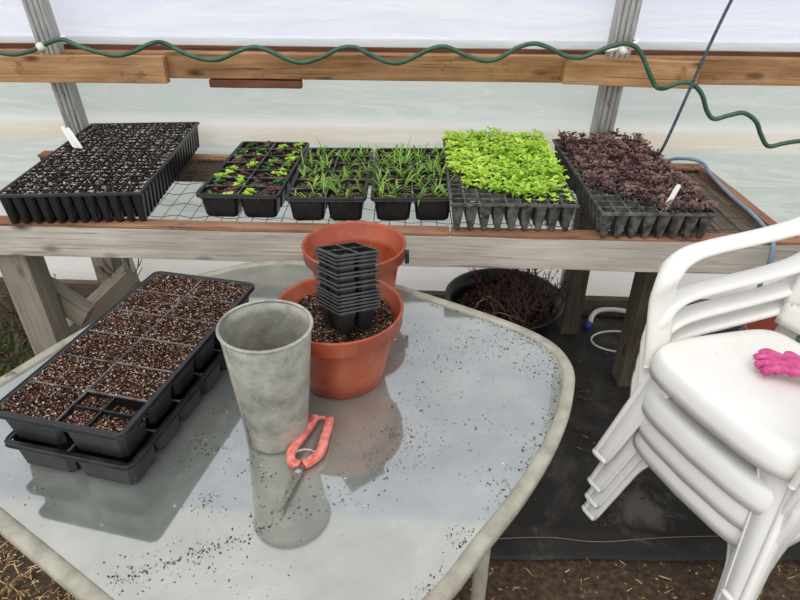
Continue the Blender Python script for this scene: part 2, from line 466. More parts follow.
# ------------------------------------------------------------------ hip rail
def RL(X, off=0.0): return 2.49 + K*X + off
rail = thing('wooden_rail', 'long brown timber rail running across the plastic back wall', 'rail', (0, 0, 0))
board('board', (-2.6, RL(-2.6, 0.03), 1.170), (2.6, RL(2.6, 0.03), 1.172), 0.06, 0.096, M['rail'], rail, seed=1, nseg=30)
o = board('backing_board', (-2.6, RL(-2.6, 0.118), 1.203), (2.6, RL(2.6, 0.118), 1.197), 0.03, 0.06, M['rail_dark'], rail, seed=2, nseg=30)
o['label'] = 'dark reddish backing board behind the posts'
s1 = board('splice_board', (-2.5, RL(-2.5, -0.021), 1.153), (-0.935, RL(-0.935, -0.021), 1.160), 0.04, 0.102, M['rail_new'], seed=3)
tag(s1, 'knotty splice board fixed over the left end of the rail', 'board')
s2 = board('splice_board', (0.632, RL(0.63, -0.021), 1.176), (1.135, RL(1.135, -0.021), 1.164), 0.04, 0.098, M['rail_new'], seed=9)
tag(s2, 'short splice board with green stains on the rail at the right post', 'board')
s3 = board('offcut_board', (-0.775, RL(-0.775, 0.015), 1.103), (-0.398, RL(-0.398, 0.015), 1.103), 0.035, 0.030, M['rail_dark'], seed=5)
tag(s3, 'small dark offcut board under the rail above the lettuce tray', 'board')

# galvanised hoop posts
def hoop(X, label):
    y0 = wallY(X, 0)-0.075
    t = thing('hoop_post', label, 'post', (X, y0, 0))
    P = []
    prof = []
    for k in range(4):
        cx = -0.0315+0.021*k
        for j in range(7):
            a = math.pi*(j/6)
            prof.append((cx-0.0105*math.cos(a), -0.018-0.009*math.sin(a)))
    prof += [(0.042, 0.022), (-0.042, 0.022)]
    n = len(prof); m = MB()
    for z in (0, 0.7, 1.4, 2.7):
        for (a, b) in prof: P.append((a, b-0.095*z, z))
    F = [(i*n+k, i*n+(k+1) % n, (i+1)*n+(k+1) % n, (i+1)*n+k) for i in range(3) for k in range(n)]
    m.add(P, F); m.build('tube', M['post'], t)
    # saddle bolt
    MB().tube([(0, -0.03-0.095*1.05, 1.05), (0, -0.036-0.095*1.05, 1.05)], 0.008, 8).build('bolt', M['steel'], t)
    return t
hoop(-1.408, 'ribbed grey galvanised post rising behind the bare soil tray')
hoop(0.838, 'ribbed grey galvanised post rising behind the purple seedling tray')

# wavy green hose along the rail
pts = [(-1.568, 2.509, 1.228), (-1.501, 2.505, 1.222), (-1.427, 2.501, 1.237), (-1.349, 2.496, 1.267), (-1.294, 2.493, 1.278), (-1.234, 2.489, 1.253), (-1.16, 2.485, 1.232), (-1.095, 2.481, 1.222), (-1.024, 2.476, 1.237), (-0.95, 2.472, 1.267), (-0.914, 2.51, 1.263), (-0.853, 2.506, 1.232), (-0.777, 2.502, 1.207), (-0.71, 2.498, 1.204), (-0.639, 2.493, 1.231), (-0.569, 2.489, 1.251), (-0.508, 2.485, 1.239), (-0.433, 2.481, 1.207), (-0.375, 2.478, 1.197), (-0.294, 2.473, 1.22), (-0.234, 2.469, 1.249), (-0.173, 2.465, 1.254), (-0.116, 2.462, 1.229), (-0.054, 2.458, 1.204), (0.004, 2.455, 1.201), (0.065, 2.451, 1.227), (0.122, 2.448, 1.253), (0.175, 2.445, 1.259), (0.24, 2.441, 1.234), (0.316, 2.436, 1.212), (0.374, 2.433, 1.22), (0.442, 2.428, 1.259), (0.5, 2.425, 1.274), (0.554, 2.422, 1.262), (0.621, 2.418, 1.233), (0.667, 2.375, 1.233), (0.719, 2.372, 1.251), (0.776, 2.368, 1.274), (0.823, 2.366, 1.283), (0.864, 2.363, 1.27), (0.901, 2.361, 1.229), (0.93, 2.359, 1.181), (0.966, 2.357, 1.133)]
pts = [(x, y-0.012, z) for x, y, z in pts]
pts += [(0.981, 2.3, 1.138), (1.027, 2.3, 1.156), (1.078, 2.3, 1.153), (1.124, 2.3, 1.115), (1.159, 2.3, 1.055), (1.194, 2.3, 1.025), (1.247, 2.3, 1.038), (1.301, 2.3, 1.047), (1.357, 2.3, 1.015), (1.393, 2.3, 0.963), (1.434, 2.3, 0.92), (1.489, 2.3, 0.93), (1.551, 2.3, 0.94), (1.774, 2.3, 0.963), (2.2, 2.32, 0.95), (2.9, 2.36, 0.97)]
o = MB().tube(spline(pts, 8), 0.0085, 10).build('garden_hose', M['hose'], None, True)
tag(o, 'wavy dark green garden hose draped along the timber rail', 'hose')
def tie(x, z, label, y):
    t = thing('hose_tie', label, 'tie', (x, y, z))
    MB().tube([(0.055*math.cos(a), 0.045*math.sin(a)*0.9+0.02, 0.018*math.cos(a)) for a in [i*math.pi/12 for i in range(-14, 3)]], 0.0055, 8).build('band', M['label'], t, True)
    MB().tube([(-0.02, -0.035, 0.0), (-0.005, -0.045, -0.02)], 0.014, 10).build('knot', M['whitepipe'], t, True)
tie(-1.365, 1.262, 'white tie holding the green hose at the left post', 2.505)
tie(0.832, 1.268, 'white tie holding the green hose at the right post', 2.395)
o = MB().tube(spline([(1.20, 2.26, 1.70), (1.117, 2.25, 1.436), (1.071, 2.25, 1.244), (1.008, 2.26, 0.925), (1.0, 2.32, 0.885), (1.03, 2.40, 0.84), (1.04, 2.44, 0.70)], 8), 0.0058, 8).build('blue_cord', M['cord'], None, True)
tag(o, 'navy blue cord hanging diagonally in front of the rail', 'cord')

# ------------------------------------------------------------------ potting bench
bench = thing('potting_bench', 'long weathered wooden bench with a wire mesh top along the wall', 'bench', (0, 0, 0))
def BF(X, off=0): return 1.752 - 0.059*X + off
board('front_beam', (-2.0, BF(-2.0, 0.02), 0.741), (1.28, BF(1.28, 0.02), 0.748), 0.04, 0.112, M['weathered'], bench, seed=11, nseg=30, wob=0.004)
lt = board('top_lath', (-2.0, BF(-2.0, 0.028), 0.805), (0.16, BF(0.16, 0.028), 0.805), 0.055, 0.014, M['lath'], bench, seed=12, nseg=20)
lt['label'] = 'reddish brown lath along the front edge'
board('top_lath', (0.165, BF(0.165, 0.028), 0.805), (1.27, BF(1.27, 0.028), 0.805), 0.055, 0.014, M['lath'], bench, seed=15, nseg=20)
BK = lambda X: 2.455 - 0.06*X
board('back_beam', (-1.56, BK(-1.56), 0.750), (1.24, BK(1.24), 0.750), 0.04, 0.10, M['weathered_dark'], bench, seed=13, nseg=20)
board('back_lath', (-1.56, BK(-1.56), 0.806), (1.24, BK(1.24), 0.806), 0.06, 0.012, M['lath'], bench, seed=14, nseg=20)
for X in (-1.27, 1.235):
    b_ = board('end_beam', (X, BF(X, 0.05), 0.768), (X, BK(X)-0.03, 0.768), 0.035, 0.09, M['lath'], bench, seed=int(X*9))
board('cross_beam', (0.93, BF(0.93, 0.05), 0.735), (0.93, BK(0.93)-0.03, 0.735), 0.035, 0.08, M['weathered_dark'], bench, seed=8)
# decking boards at the right end, under the mesh
for i in range(3):
    X = 1.01+0.082*i
    board('deck_board', (X, BF(X, 0.085), 0.782), (X, BK(X)-0.03, 0.782), 0.078, 0.016, M['weathered_dark'], bench, seed=40+i)
wm = MB()
for i in range(49):
    X = -1.27+0.0515*i
    wm.tube([(X+0.002*math.sin(i), BF(X, 0.055+t*(BK(X)-BF(X)-0.06)), 0.8095) for t in (0, 0.12, 0.3, 0.6, 0.95, 1)], 0.0014, 4)
for j in range(7):
    P = []
    for i in range(101):
        X = -1.28+0.0248*i; y = BF(X, 0.08+0.10*j); P.append((X, y+0.002*math.sin(i*1.3), 0.812+0.004*math.sin(i*1.27)))
    wm.tube(P, 0.0014, 4)
wm.build('wire_mesh', M['wire'], bench)
def leg(x, y, sz, m, sd): return board('leg', (x, y, 0.0), (x, y, 0.70), sz, sz, M[m], bench, seed=sd, nseg=8)
leg(-1.375, 1.925, 0.105, 'weathered_grey', 21)
leg(0.965, 1.99, 0.10, 'weathered_dark', 22)
leg(-1.345, 2.43, 0.09, 'weathered_grey', 23)
leg(0.80, 2.36, 0.085, 'weathered_dark', 24)
board('brace', (-1.42, 2.03, 0.455), (-1.245, 2.00, 0.325), 0.05, 0.10, M['weathered_grey'], bench, seed=25, nseg=6)
board('brace', (-1.50, 2.08, 0.10), (-1.17, 2.28, 0.36), 0.09, 0.08, M['weathered_grey'], bench, seed=26, nseg=6)
board('brace', (1.02, 1.99, 0.34), (1.02, 1.60, 0.34), 0.04, 0.09, M['weathered_dark'], bench, seed=27, nseg=6)
MB().tube([(-1.36, 2.383, 0.33), (-1.36, 2.372, 0.33)], 0.014, 8).build('bolt', M['steel'], bench)

# ------------------------------------------------------------------ plants (prototype meshes, copied in loops)
def leaf(mb, base, ang, L, W, lift, curl, nseg=4, fold=0.25, tip=0.1, wav=0.0):
    d = Vector((math.cos(ang), math.sin(ang), 0)); sd = Vector((-d.y, d.x, 0)); P = []
    p = Vector(base); a = lift
    for i in range(nseg+1):
        t = i/nseg
        w = W*max(tip, math.sin(math.pi*min(1, 0.12+t*0.88))**0.7) * (1 if t < 0.98 else 0.3)
        up = Vector((0, 0, 1))
        nrm = (-d*math.sin(a)+up*math.cos(a))
        o = wav*random.uniform(-1, 1)*W
        P += [p - sd*w/2 + nrm*(w*fold+o), p, p + sd*w/2 + nrm*(w*fold-o)]
        p = p + (d*math.cos(a)+up*math.sin(a))*(L/nseg); a -= curl/nseg
    F = []
    for i in range(nseg):
        b = i*3; F += [(b, b+1, b+4, b+3), (b+1, b+2, b+5, b+4)]
    mb.add(P, F)

def protos(n, fn, name, mats, smooth=True):
    out = []
    for i in range(n):
        mb = MB(); fn(mb, i); out.append(mb.mesh(name, M[mats[i % len(mats)]], smooth))
    return out
def f_lettuce(mb, i):
    for k in range(9):
        a = k*2.4+random.uniform(-.3, .3); r = 0.004
        leaf(mb, (r*math.cos(a), r*math.sin(a), 0), a, random.uniform(0.026, 0.04), random.uniform(0.018, 0.026), R(random.uniform(25, 70)), R(random.uniform(40, 80)), 5, 0.3, 0.15, 0.22)
def f_blades(mb, i):
    for k in range(random.choice((3, 4, 4, 5))):
        a = random.uniform(0, 6.28)
        leaf(mb, (random.uniform(-.003, .003), random.uniform(-.003, .003), 0), a, random.uniform(0.04, 0.078), random.uniform(0.004, 0.0085), R(random.uniform(35, 82)), R(random.uniform(15, 110)), 6, 0.12, 0.2)
def f_green(mb, i):
    for k in range(26):
        a = k*2.4+random.uniform(-.4, .4); h = random.uniform(0.010, 0.038); q = random.uniform(0, 0.020)
        leaf(mb, (q*math.cos(a), q*math.sin(a), h), a, random.uniform(0.011, 0.020), random.uniform(0.010, 0.015), R(random.uniform(-5, 45)), R(random.uniform(10, 60)), 3, 0.15, 0.3, 0.15)
    for k in range(4): leaf(mb, (0, 0, 0), k*1.6, 0.035, 0.004, R(80), 0.1, 2)
def f_small(mb, i):
    for k in range(4):
        leaf(mb, (0, 0, 0.01), k*1.6+random.uniform(-.3, .3), 0.018, 0.012, R(random.uniform(20, 50)), R(30), 3, 0.15, 0.3)
    leaf(mb, (0, 0, 0), 0.3, 0.012, 0.003, R(85), 0, 2)
def f_purple(mb, i):
    for k in range(34):
        a = k*2.4+random.uniform(-.4, .4); h = random.uniform(0.018, 0.036); q = random.uniform(0, 0.017)
        leaf(mb, (q*math.cos(a), q*math.sin(a), h), a, random.uniform(0.009, 0.015), random.uniform(0.007, 0.011), R(random.uniform(-10, 60)), R(random.uniform(10, 70)), 3, 0.2, 0.3, 0.1)
    for k in range(4): leaf(mb, (0, 0, 0), k*1.6, 0.035, 0.004, R(80), 0.1, 2)
lett_lime = protos(3, f_lettuce, 'lettuce_seedling', ['lime2'])
lett_red = protos(3, f_lettuce, 'lettuce_seedling', ['redleaf'])
lett_green = protos(3, f_lettuce, 'lettuce_seedling', ['green'])
blades = protos(7, f_blades, 'blade_seedling', ['blade'])
lime = protos(6, f_green, 'lettuce_sprout', ['lime'])
lime_small = protos(3, f_small, 'lettuce_sprout', ['lime2'])
purple = protos(6, f_purple, 'basil_seedling', ['purple'])

def plant(me, name, loc, label, cat, group, s=1.0):
    o = bpy.data.objects.new(name, me); col.objects.link(o)
    o.location = loc; o.rotation_euler = (random.uniform(-.12, .12), random.uniform(-.12, .12), random.uniform(0, 6.28))
    o.scale = (s, s, s*random.uniform(0.85, 1.15))
    tag(o, label, cat, group); return o

# ------------------------------------------------------------------ trays
def cell_tray(root, nx, ny, w, l, h, matn, sub=None, div=0.004, tp=(0.83, 0.80)):
    px, py = w/nx, l/ny
    m = MB(); lip = 0.007
    for i in (0, nx): m.box((-w/2+i*px, 0, h-0.0015), (lip, l+lip, 0.003))
    for j in (0, ny): m.box((0, -l/2+j*py, h-0.0010), (w+lip, lip, 0.003))
    dv = MB()
    for i in range(1, nx): dv.box((-w/2+i*px, 0, h-0.0012), (div, l-lip, 0.003))
    for j in range(1, ny): dv.box((0, -l/2+j*py, h-0.0010), (w-lip, div, 0.003))
    dv.build('divider_grid', M['divider'], root)
    # outer rim: a swept rounded lip stepping down
    c = 0.018; a, b = w/2+0.006, l/2+0.006; pts = []
    for (cx, cy, a0) in ((a-c, b-c, 0), (-a+c, b-c, 90), (-a+c, -b+c, 180), (a-c, -b+c, 270)):
        for k in range(5):
            t = R(a0+k*22.5); pts.append((cx+c*math.cos(t), cy+c*math.sin(t)))
    pts.append(pts[0])
    m.tube([(x, y, h-0.0005) for x, y in pts], 0.0024, 8, False)
    m.ribbon([(x*1.0, y*1.0, h) for x, y in pts], [(x*1.010, y*1.006, h-0.007) for x, y in pts])
    m.ribbon([(x*0.985, y*0.99, h-0.002) for x, y in pts], [(x*0.980, y*0.988, h-0.010) for x, y in pts])
    m.tube([(x*1.013, y*1.008, h-0.008) for x, y in pts], 0.0015, 6, False)
    m.build('rim', M[matn], root)
    for j in range(ny):
        for i in range(nx):
            cx, cy = -w/2+(i+.5)*px, -l/2+(j+.5)*py
            q = MB().cup((0, 0), (px*0.95, py*0.95), (px*tp[0], py*tp[1]), 0.0, h-0.002, 0.010)
            if sub and (i, j) in sub:
                q.box((0, 0, h*0.5+0.01), (0.003, py*0.86, h*0.85)); q.box((0, 0, h*0.5+0.01), (px*0.86, 0.003, h*0.85))
            q.build('cell', M[matn], root, loc=(cx, cy, 0))

def cell_soil(root, name, nx, ny, w, l, zfn, mat, label, loc, rz, res=0.0035, cross=(), edge=0.006):
    px, py = w/nx, l/ny; m = MB()
    for j in range(ny):
        for i in range(nx):
            a, b = px-0.003, py-0.003; x0, y0 = -w/2+(i+.5)*px, -l/2+(j+.5)*py
            nu, nv = int(a/res), int(b/res)
            def fn(u, v):
                x, y = x0+(u-.5)*a, y0+(v-.5)*b
                e = min(u, 1-u, v, 1-v)
                n = noise.noise(Vector((x*150, y*150, 3)))*0.0025+noise.noise(Vector((x*45, y*45, 8)))*0.003+noise.noise(Vector((x*380, y*380, 5)))*0.0018
                z = zfn(i, j)+n-edge*max(0, 1-e*12)
                if (i, j) in cross: z -= 0.008; 
                if (i, j) in cross and u > .5 and v > .55: z -= 0.018
                return (x, y, z)
            m.grid(fn, nu, nv)
    o = m.build(name, M[mat], None, True, loc=loc, rot=(0, 0, rz))
    tag(o, label, 'potting soil', kind='stuff'); return o

# the pair of stacked trays on the table
FG = (-0.588, 1.112); FR = R(-13.5)
low = thing('seedling_tray', 'empty black cell tray on the glass table, under the soil filled tray', 'tray', (FG[0], FG[1], 0.701), FR)
cell_tray(low, 2, 6, 0.280, 0.562, 0.072, 'black_dusty', tp=(0.86, 0.86))
upt = thing('seedling_tray', 'black cell tray full of brown potting soil on the glass table', 'tray', (FG[0], FG[1], 0.771), FR)
cell_tray(upt, 2, 6, 0.280, 0.560, 0.082, 'black', sub=[(1, 0)])
cell_soil(upt, 'potting_soil', 2, 6, 0.280, 0.560, lambda i, j: 0.085, 'soil', 'brown potting soil filling the cells of the tray on the table', (FG[0], FG[1], 0.771), FR, 0.0026, cross=[(1, 0)], edge=0.0045)

# small-cell trays on the bench
def bench_tray(cx, cy, rz, nx, ny, w, l, label, soil_label, zoff=0.812, h=0.085):
    t = thing('seedling_tray', label, 'tray', (cx, cy, zoff), rz)
    cell_tray(t, nx, ny, w, l, h, 'black')
    cell_soil(t, 'potting_soil', nx, ny, w, l, lambda i, j: h-0.012, 'soil', soil_label, (cx, cy, zoff), rz, 0.006)
    return t
def local(cx, cy, rz, x, y, z): return (cx+x*math.cos(rz)-y*math.sin(rz), cy+x*math.sin(rz)+y*math.cos(rz), z)

T2 = (-0.522, 2.138, R(-3.0)); bench_tray(*T2, 2, 7, 0.264, 0.560, 'black tray of mixed lime and dark red lettuce seedlings on the bench', 'dark potting soil around the mixed lettuce seedlings')
kinds = {0: (lett_green, lett_green, 'G'), 1: (lett_lime, None, 'L'), 2: (lett_red, None, 'R')}
patt = ['GL', 'LG', 'RL', 'GR', 'LL', 'RR', 'LR', 'GL', 'RG', 'LR', 'GL', 'RL', 'GG', 'LR']
for k, (x, y) in enumerate([(i, j) for j in range(7) for i in range(2)]):
    for s_ in range(4):
        ch = (patt[k]+patt[(k+5) % 14])[s_]
        lx = -0.134+(x+.5)*0.134+(-0.032 if s_ % 2 == 0 else 0.032)+random.uniform(-.008, .008)
        ly = -0.2875+(y+.5)*0.0821+(-0.018 if s_ < 2 else 0.02)+random.uniform(-.005, .005)
        me, nm, g_ = {'L': (lett_lime, 'small lime green lettuce seedling in the mixed lettuce tray', 'lime lettuce seedlings in the mixed tray'),
                      'G': (lett_green, 'small mid green lettuce seedling in the mixed lettuce tray', 'green lettuce seedlings in the mixed tray'),
                      'R': (lett_red, 'small dark red lettuce seedling in the mixed lettuce tray', 'red lettuce seedlings in the mixed tray')}[ch]
        plant(random.choice(me), 'lettuce_seedling', local(*T2, lx, ly, 0.884), nm, 'lettuce', g_, random.uniform(0.42, 0.66) if s_ % 3 else random.uniform(0.62, 0.85))
T3 = (-0.240, 2.085, R(-0.8)); bench_tray(*T3, 2, 6, 0.250, 0.51, 'black tray of thin sparse green blades beside the lettuce tray', 'dark potting soil under the sparse green blades')
T4 = (0.041, 2.083, R(0.3)); bench_tray(*T4, 2, 6, 0.260, 0.505, 'black tray of thicker green blades, centre of the bench', 'dark potting soil under the thicker green blades')
for (T, dens, lab, grp, sc_) in ((T3, 6, 'thin green blade seedling in the sparser tray beside the mixed lettuce', 'blade seedlings in the sparse tray', 0.9), (T4, 7, 'green blade seedling in the fuller tray beside the lime lettuce', 'blade seedlings in the full tray', 1.0)):
    for j in range(6):
        for i in range(2):
            for s_ in range(dens):
                lx = -0.132+(i+.5)*0.132+random.uniform(-.055, .055); ly = -0.252+(j+.5)*0.084+random.uniform(-.034, .034)
                plant(random.choice(blades), 'blade_seedling', local(*T, lx, ly, 0.882), lab, 'seedling', grp, sc_*random.uniform(0.75, 1.15))

def plug_tray(cx, cy, rz, nx, ny, w, l, h, label, soil_label, matn, name='plug_tray', tp=0.80, bt=0.42, z=0.812, skirt=False, soil_mat='soil_fine', low_cells=(), div=0.0045, soil_z=-0.005):
    t = thing(name, label, 'tray', (cx, cy, z), rz); px, py = w/nx, l/ny
    m = MB()
    for i in range(nx+1): m.box((-w/2+i*px, 0, h-0.0015), (div if 0 < i < nx else 0.007, l+0.007, 0.003))
    for j in range(ny+1): m.box((0, -l/2+j*py, h-0.001), (w+0.007, div if 0 < j < ny else 0.007, 0.003))
    c = [(-w/2-.004, -l/2-.004), (w/2+.004, -l/2-.004), (w/2+.004, l/2+.004), (-w/2-.004, l/2+.004), (-w/2-.004, -l/2-.004)]
    m.ribbon([(x, y, h+0.001) for x, y in c], [(x*1.004, y*1.002, h-0.007) for x, y in c])
    m.build('top_grid', M[matn], t, solid=0.0012)
    q = MB()
    for j in range(ny):
        for i in range(nx):
            q.cup((-w/2+(i+.5)*px, -l/2+(j+.5)*py), (px*0.94, py*0.94), (px*bt, py*bt), 0, h-0.002, 0.006)
    q.build('plug_cells', M[matn], t)
    s = MB()
    for j in range(ny):
        for i in range(nx):
            x0, y0 = -w/2+(i+.5)*px, -l/2+(j+.5)*py; a, b = px-0.005, py-0.005
            dz = -0.035 if (i, j) in low_cells else 0
            if dz: a *= 0.8; b *= 0.8
            def fn(u, v):
                x, y = x0+(u-.5)*a, y0+(v-.5)*b; e = min(u, 1-u, v, 1-v)
                return (x, y, h+soil_z+dz+0.004*noise.noise(Vector((x*90, y*90, cx)))+0.003*noise.noise(Vector((x*300, y*300, 1)))-0.005*(e < 0.01))
            s.grid(fn, 7, 7)
    o = s.build('potting_soil', M[soil_mat], None, False, loc=(cx, cy, z), rot=(0, 0, rz))
    tag(o, soil_label, 'potting soil', kind='stuff')
    return t

T1 = (-1.085, 2.215, R(3.2)); plug_tray(*T1, 12, 21, 0.452, 0.810, 0.108, 'large black plug tray of bare speckled soil, leftmost on the bench', 'white speckled soil in the leftmost plug tray', 'black', bt=0.6, div=0.0016, soil_z=-0.001)
E5 = {(i, 0) for i in range(5)} | {(i, 1) for i in range(4)} | {(0, 2), (1, 2), (2, 2), (0, 3), (0, 4), (0, 5)}
T5 = (0.366, 2.087, R(-1.6)); plug_tray(*T5, 9, 17, 0.392, 0.685, 0.100, 'grey plug tray of dense lime green lettuce on the bench', 'dark soil under the lime green lettuce', 'grey_dusty', low_cells={c for c in E5})
for j in range(17):
    for i in range(9):
        if (i, j) in E5:
            continue
        loc = local(*T5, -0.196+(i+.5)*0.04356+random.uniform(-.004, .004), -0.3425+(j+.5)*0.0403+random.uniform(-.004, .004), 0.904)
        if j == 0 or (j == 1 and i > 6) or (i == 8 and j < 4):
            plant(random.choice(lime_small), 'lettuce_sprout', loc, 'tiny lime green sprout at the front edge of the grey plug tray', 'seedling', 'tiny sprouts at the front of the lime tray', random.uniform(0.8, 1.2))
        else:
            plant(random.choice(lime), 'lettuce_sprout', loc, 'lime green lettuce seedling in the dense leafy carpet of the plug tray', 'lettuce', 'lime lettuce seedlings in the plug tray', random.uniform(0.9, 1.15))
plant(lime_small[0], 'lettuce_sprout', local(*T5, -0.115, -0.305, 0.89), 'tiny lime green sprout at the front edge of the grey plug tray', 'seedling', 'tiny sprouts at the front of the lime tray', 1.2)
E6 = {(i, 0) for i in range(4)} | {(i, 1) for i in range(3)} | {(0, 2), (0, 3), (1, 2)}
T6 = (0.797, 2.058, R(-0.8)); plug_tray(*T6, 8, 16, 0.345, 0.740, 0.094, 'grey plug tray of dense purple leaved seedlings, rightmost on the bench', 'dark soil under the purple leaved seedlings', 'grey_dusty', low_cells={(i, j) for i, j in E6})
for j in range(16):
    for i in range(8):
        if (i, j) in E6 or (i == 0 and j < 9 and j % 3 == 0): continue
        plant(random.choice(purple), 'basil_seedling', local(*T6, -0.1725+(i+.5)*0.0431+random.uniform(-.005, .005), -0.370+(j+.5)*0.04625+random.uniform(-.005, .005), 0.898),
              'purple brown leafy seedling in the rightmost plug tray', 'seedling', 'purple seedlings in the plug tray', random.uniform(0.9, 1.2))
def plant_label(loc, rot, label):
    m = MB(); P = [(-.008, 0, 0), (.008, 0, 0), (.008, 0, .085), (0.004, 0, .092), (-.004, 0, .092), (-.008, 0, .085)]
    m.add([(0, 0, -0.02)]+P, [(0, 1, 2), (1, 2, 3, 4, 5, 6)])
    o = m.build('plant_label', M['label'], None, loc=loc, rot=rot, solid=0.0012); tag(o, label, 'plant label')
plant_label(local(*T1, -0.165, 0.075, 0.915), (R(-8), R(-24), 0), 'left one of two white plant labels in the bare soil tray')
plant_label(local(*T1, -0.142, 0.07, 0.912), (R(-8), R(-22), 0.2), 'right one of two white plant labels in the bare soil tray')
plant_label(local(*T6, 0.025, -0.335, 0.90), (R(6), R(14), 0), 'white plant label among the purple seedlings')

# blue hose over the bench's right end
o = MB().tube(spline([(1.06, 2.42, 0.70), (1.12, 2.46, 0.80), (1.18, 2.39, 0.838), (1.225, 2.35, 0.832), (1.21, 2.227, 0.824), (1.194, 2.025, 0.822), (1.19, 1.875, 0.822), (1.178, 1.775, 0.823), (1.165, 1.70, 0.826), (1.155, 1.655, 0.78), (1.15, 1.65, 0.68), (1.15, 1.665, 0.5), (1.18, 1.72, 0.25), (1.22, 1.8, 0.02)], 8), 0.007, 8).build('water_hose', M['bluehose'], None, True)
tag(o, 'pale blue hose lying over the right end of the bench', 'hose')

# ------------------------------------------------------------------ patio table
OUT = [(-0.987, 1.152), (-0.93, 1.27), (-0.87, 1.38), (-0.79, 1.52), (-0.70, 1.63), (-0.595, 1.70), (-0.504, 1.745), (-0.40, 1.768), (-0.30, 1.758), (-0.15, 1.69), (-0.012, 1.61), (0.09, 1.545), (0.20, 1.475), (0.31, 1.398),
       (0.382, 1.335), (0.424, 1.272), (0.437, 1.185), (0.41, 1.085), (0.37, 0.99), (0.314, 0.89), (0.241, 0.783), (0.159, 0.682), (0.078, 0.581), (-0.02, 0.50), (-0.13, 0.45), (-0.27, 0.44), (-0.40, 0.50),
       (-0.515, 0.572), (-0.646, 0.655), (-0.76, 0.728), (-0.87, 0.80), (-0.97, 0.88), (-1.03, 0.97), (-1.035, 1.06)]
oc = spline([(x, y, 0) for x, y in OUT], 5, True)
cen = Vector((-0.3, 1.1, 0))
table = thing('patio_table', 'patio table with a dusty frosted glass top and cream metal rim', 'table', (cen.x, cen.y, 0))
rel = [p-cen for p in oc]
def inset(d): return [v*(1-d/v.length) for v in rel]
m = MB(); n = len(rel); V = [(0, 0, 0.700)]; F = []
rings = [0.2, 0.45, 0.7, 0.9, 1.0]; ins = inset(0.02)
for s in rings: V += [(v.x*s, v.y*s, 0.700) for v in ins]
V += [(v.x, v.y, 0.694) for v in ins]
F += [(0, 1+k, 1+(k+1) % n) for k in range(n)]
for q in range(len(rings)): F += [(1+q*n+k, 1+(q+1)*n+k, 1+(q+1)*n+(k+1) % n, 1+q*n+(k+1) % n) for k in range(n)]
F = [f[::-1] if len(f) == 4 else f for f in F]
F.append(tuple(1+len(rings)*n+k for k in range(n-1, -1, -1)))
V2 = V; m.add(V2, F); 
# orient faces up
m.build('glass_top', M['glass'], table)
ri = inset(0.015)
rp = [(v.x, v.y, 0.6915) for v in ri]; rp += [rp[0], rp[1]]
MB().tube(rp, 0.0165, 12, False, flat=(0.95, 0.95), up=(0, 0, 1)).build('metal_rim', M['rim'], table, True)
for (x, y, dx, dy) in ((0.160, 0.80, 0.02, -0.035), (-0.78, 0.92, -0.04, -0.03), (-0.62, 1.50, -0.05, 0.06), (0.22, 1.30, 0.06, 0.03)):
    P = [(x-dx*2, y-dy*2, 0.675), (x-dx, y-dy, 0.674), (x, y, 0.668), (x+dx*.5, y+dy*.5, 0.62), (x+dx*.6, y+dy*.6, 0.5), (x+dx*.7, y+dy*.7, 0.25), (x+dx*1.2, y+dy*1.2, 0.0)]
    MB().tube([Vector(p)-Vector((cen.x, cen.y, 0)) for p in spline(P, 6)], 0.016, 10).build('leg', M['rim'], table, True)

# ------------------------------------------------------------------ pots, bucket
def pot(loc, label, tilt=(0, 0, 0), h=0.200, rt=0.143, rb=0.104):
    t = thing('flower_pot', label, 'pot', loc, rot=tilt)
    k = (rt-0.010-rb)/h
    w = lambda z: rb+k*z
    outer = [(0.0, 0.0), (rb-0.008, 0.0), (rb, 0.004), (w(0.06), 0.06), (w(h-0.050), h-0.050), (w(h-0.048)+0.003, h-0.047), (rt-0.004, h-0.042), (rt, h-0.038), (rt, h-0.006), (rt+0.003, h-0.003), (rt+0.003, h), (rt-0.001, h+0.001),
             (rt-0.006, h-0.004), (rt-0.008, h-0.036), (w(h-0.048)-0.004, h-0.044), (w(h-0.06)-0.004, h-0.06), (w(0.01)-0.004, 0.008), (0.0, 0.007)]
    MB().lathe(outer, 64).build('pot_body', M['terracotta'], t, True)
    return t
p1 = pot((-0.143, 1.173, 0.701), 'terracotta coloured plastic pot of soil holding a stack of black cell packs', rt=0.149, rb=0.101)
p2 = pot((-0.129, 1.515, 0.701), 'empty terracotta coloured plastic pot behind the soil filled pot', h=0.192, rt=0.144, rb=0.106)
MB().box((0.149, 0.0, 0.148), (0.012, 0.024, 0.034)).build('clip', M['black'], p2, bevel=0.002)
def ps(u, v):
    a, r = u*2*math.pi, v*0.126
    x, y = r*math.cos(a), r*math.sin(a)
    d = math.hypot(x-0.02, y+0.01)
    return (x, y, 0.150+0.018*min(1, max(0, (d-0.05)*18))+0.008*noise.noise(Vector((x*40, y*40, 2)))+0.004*noise.noise(Vector((x*160, y*160, 2))))
o = MB().grid(ps, 90, 36).build('potting_soil', M['soil'], None, True, loc=(-0.143, 1.173, 0.701)); tag(o, 'dark potting soil inside the front terracotta coloured pot', 'potting soil', kind='stuff')

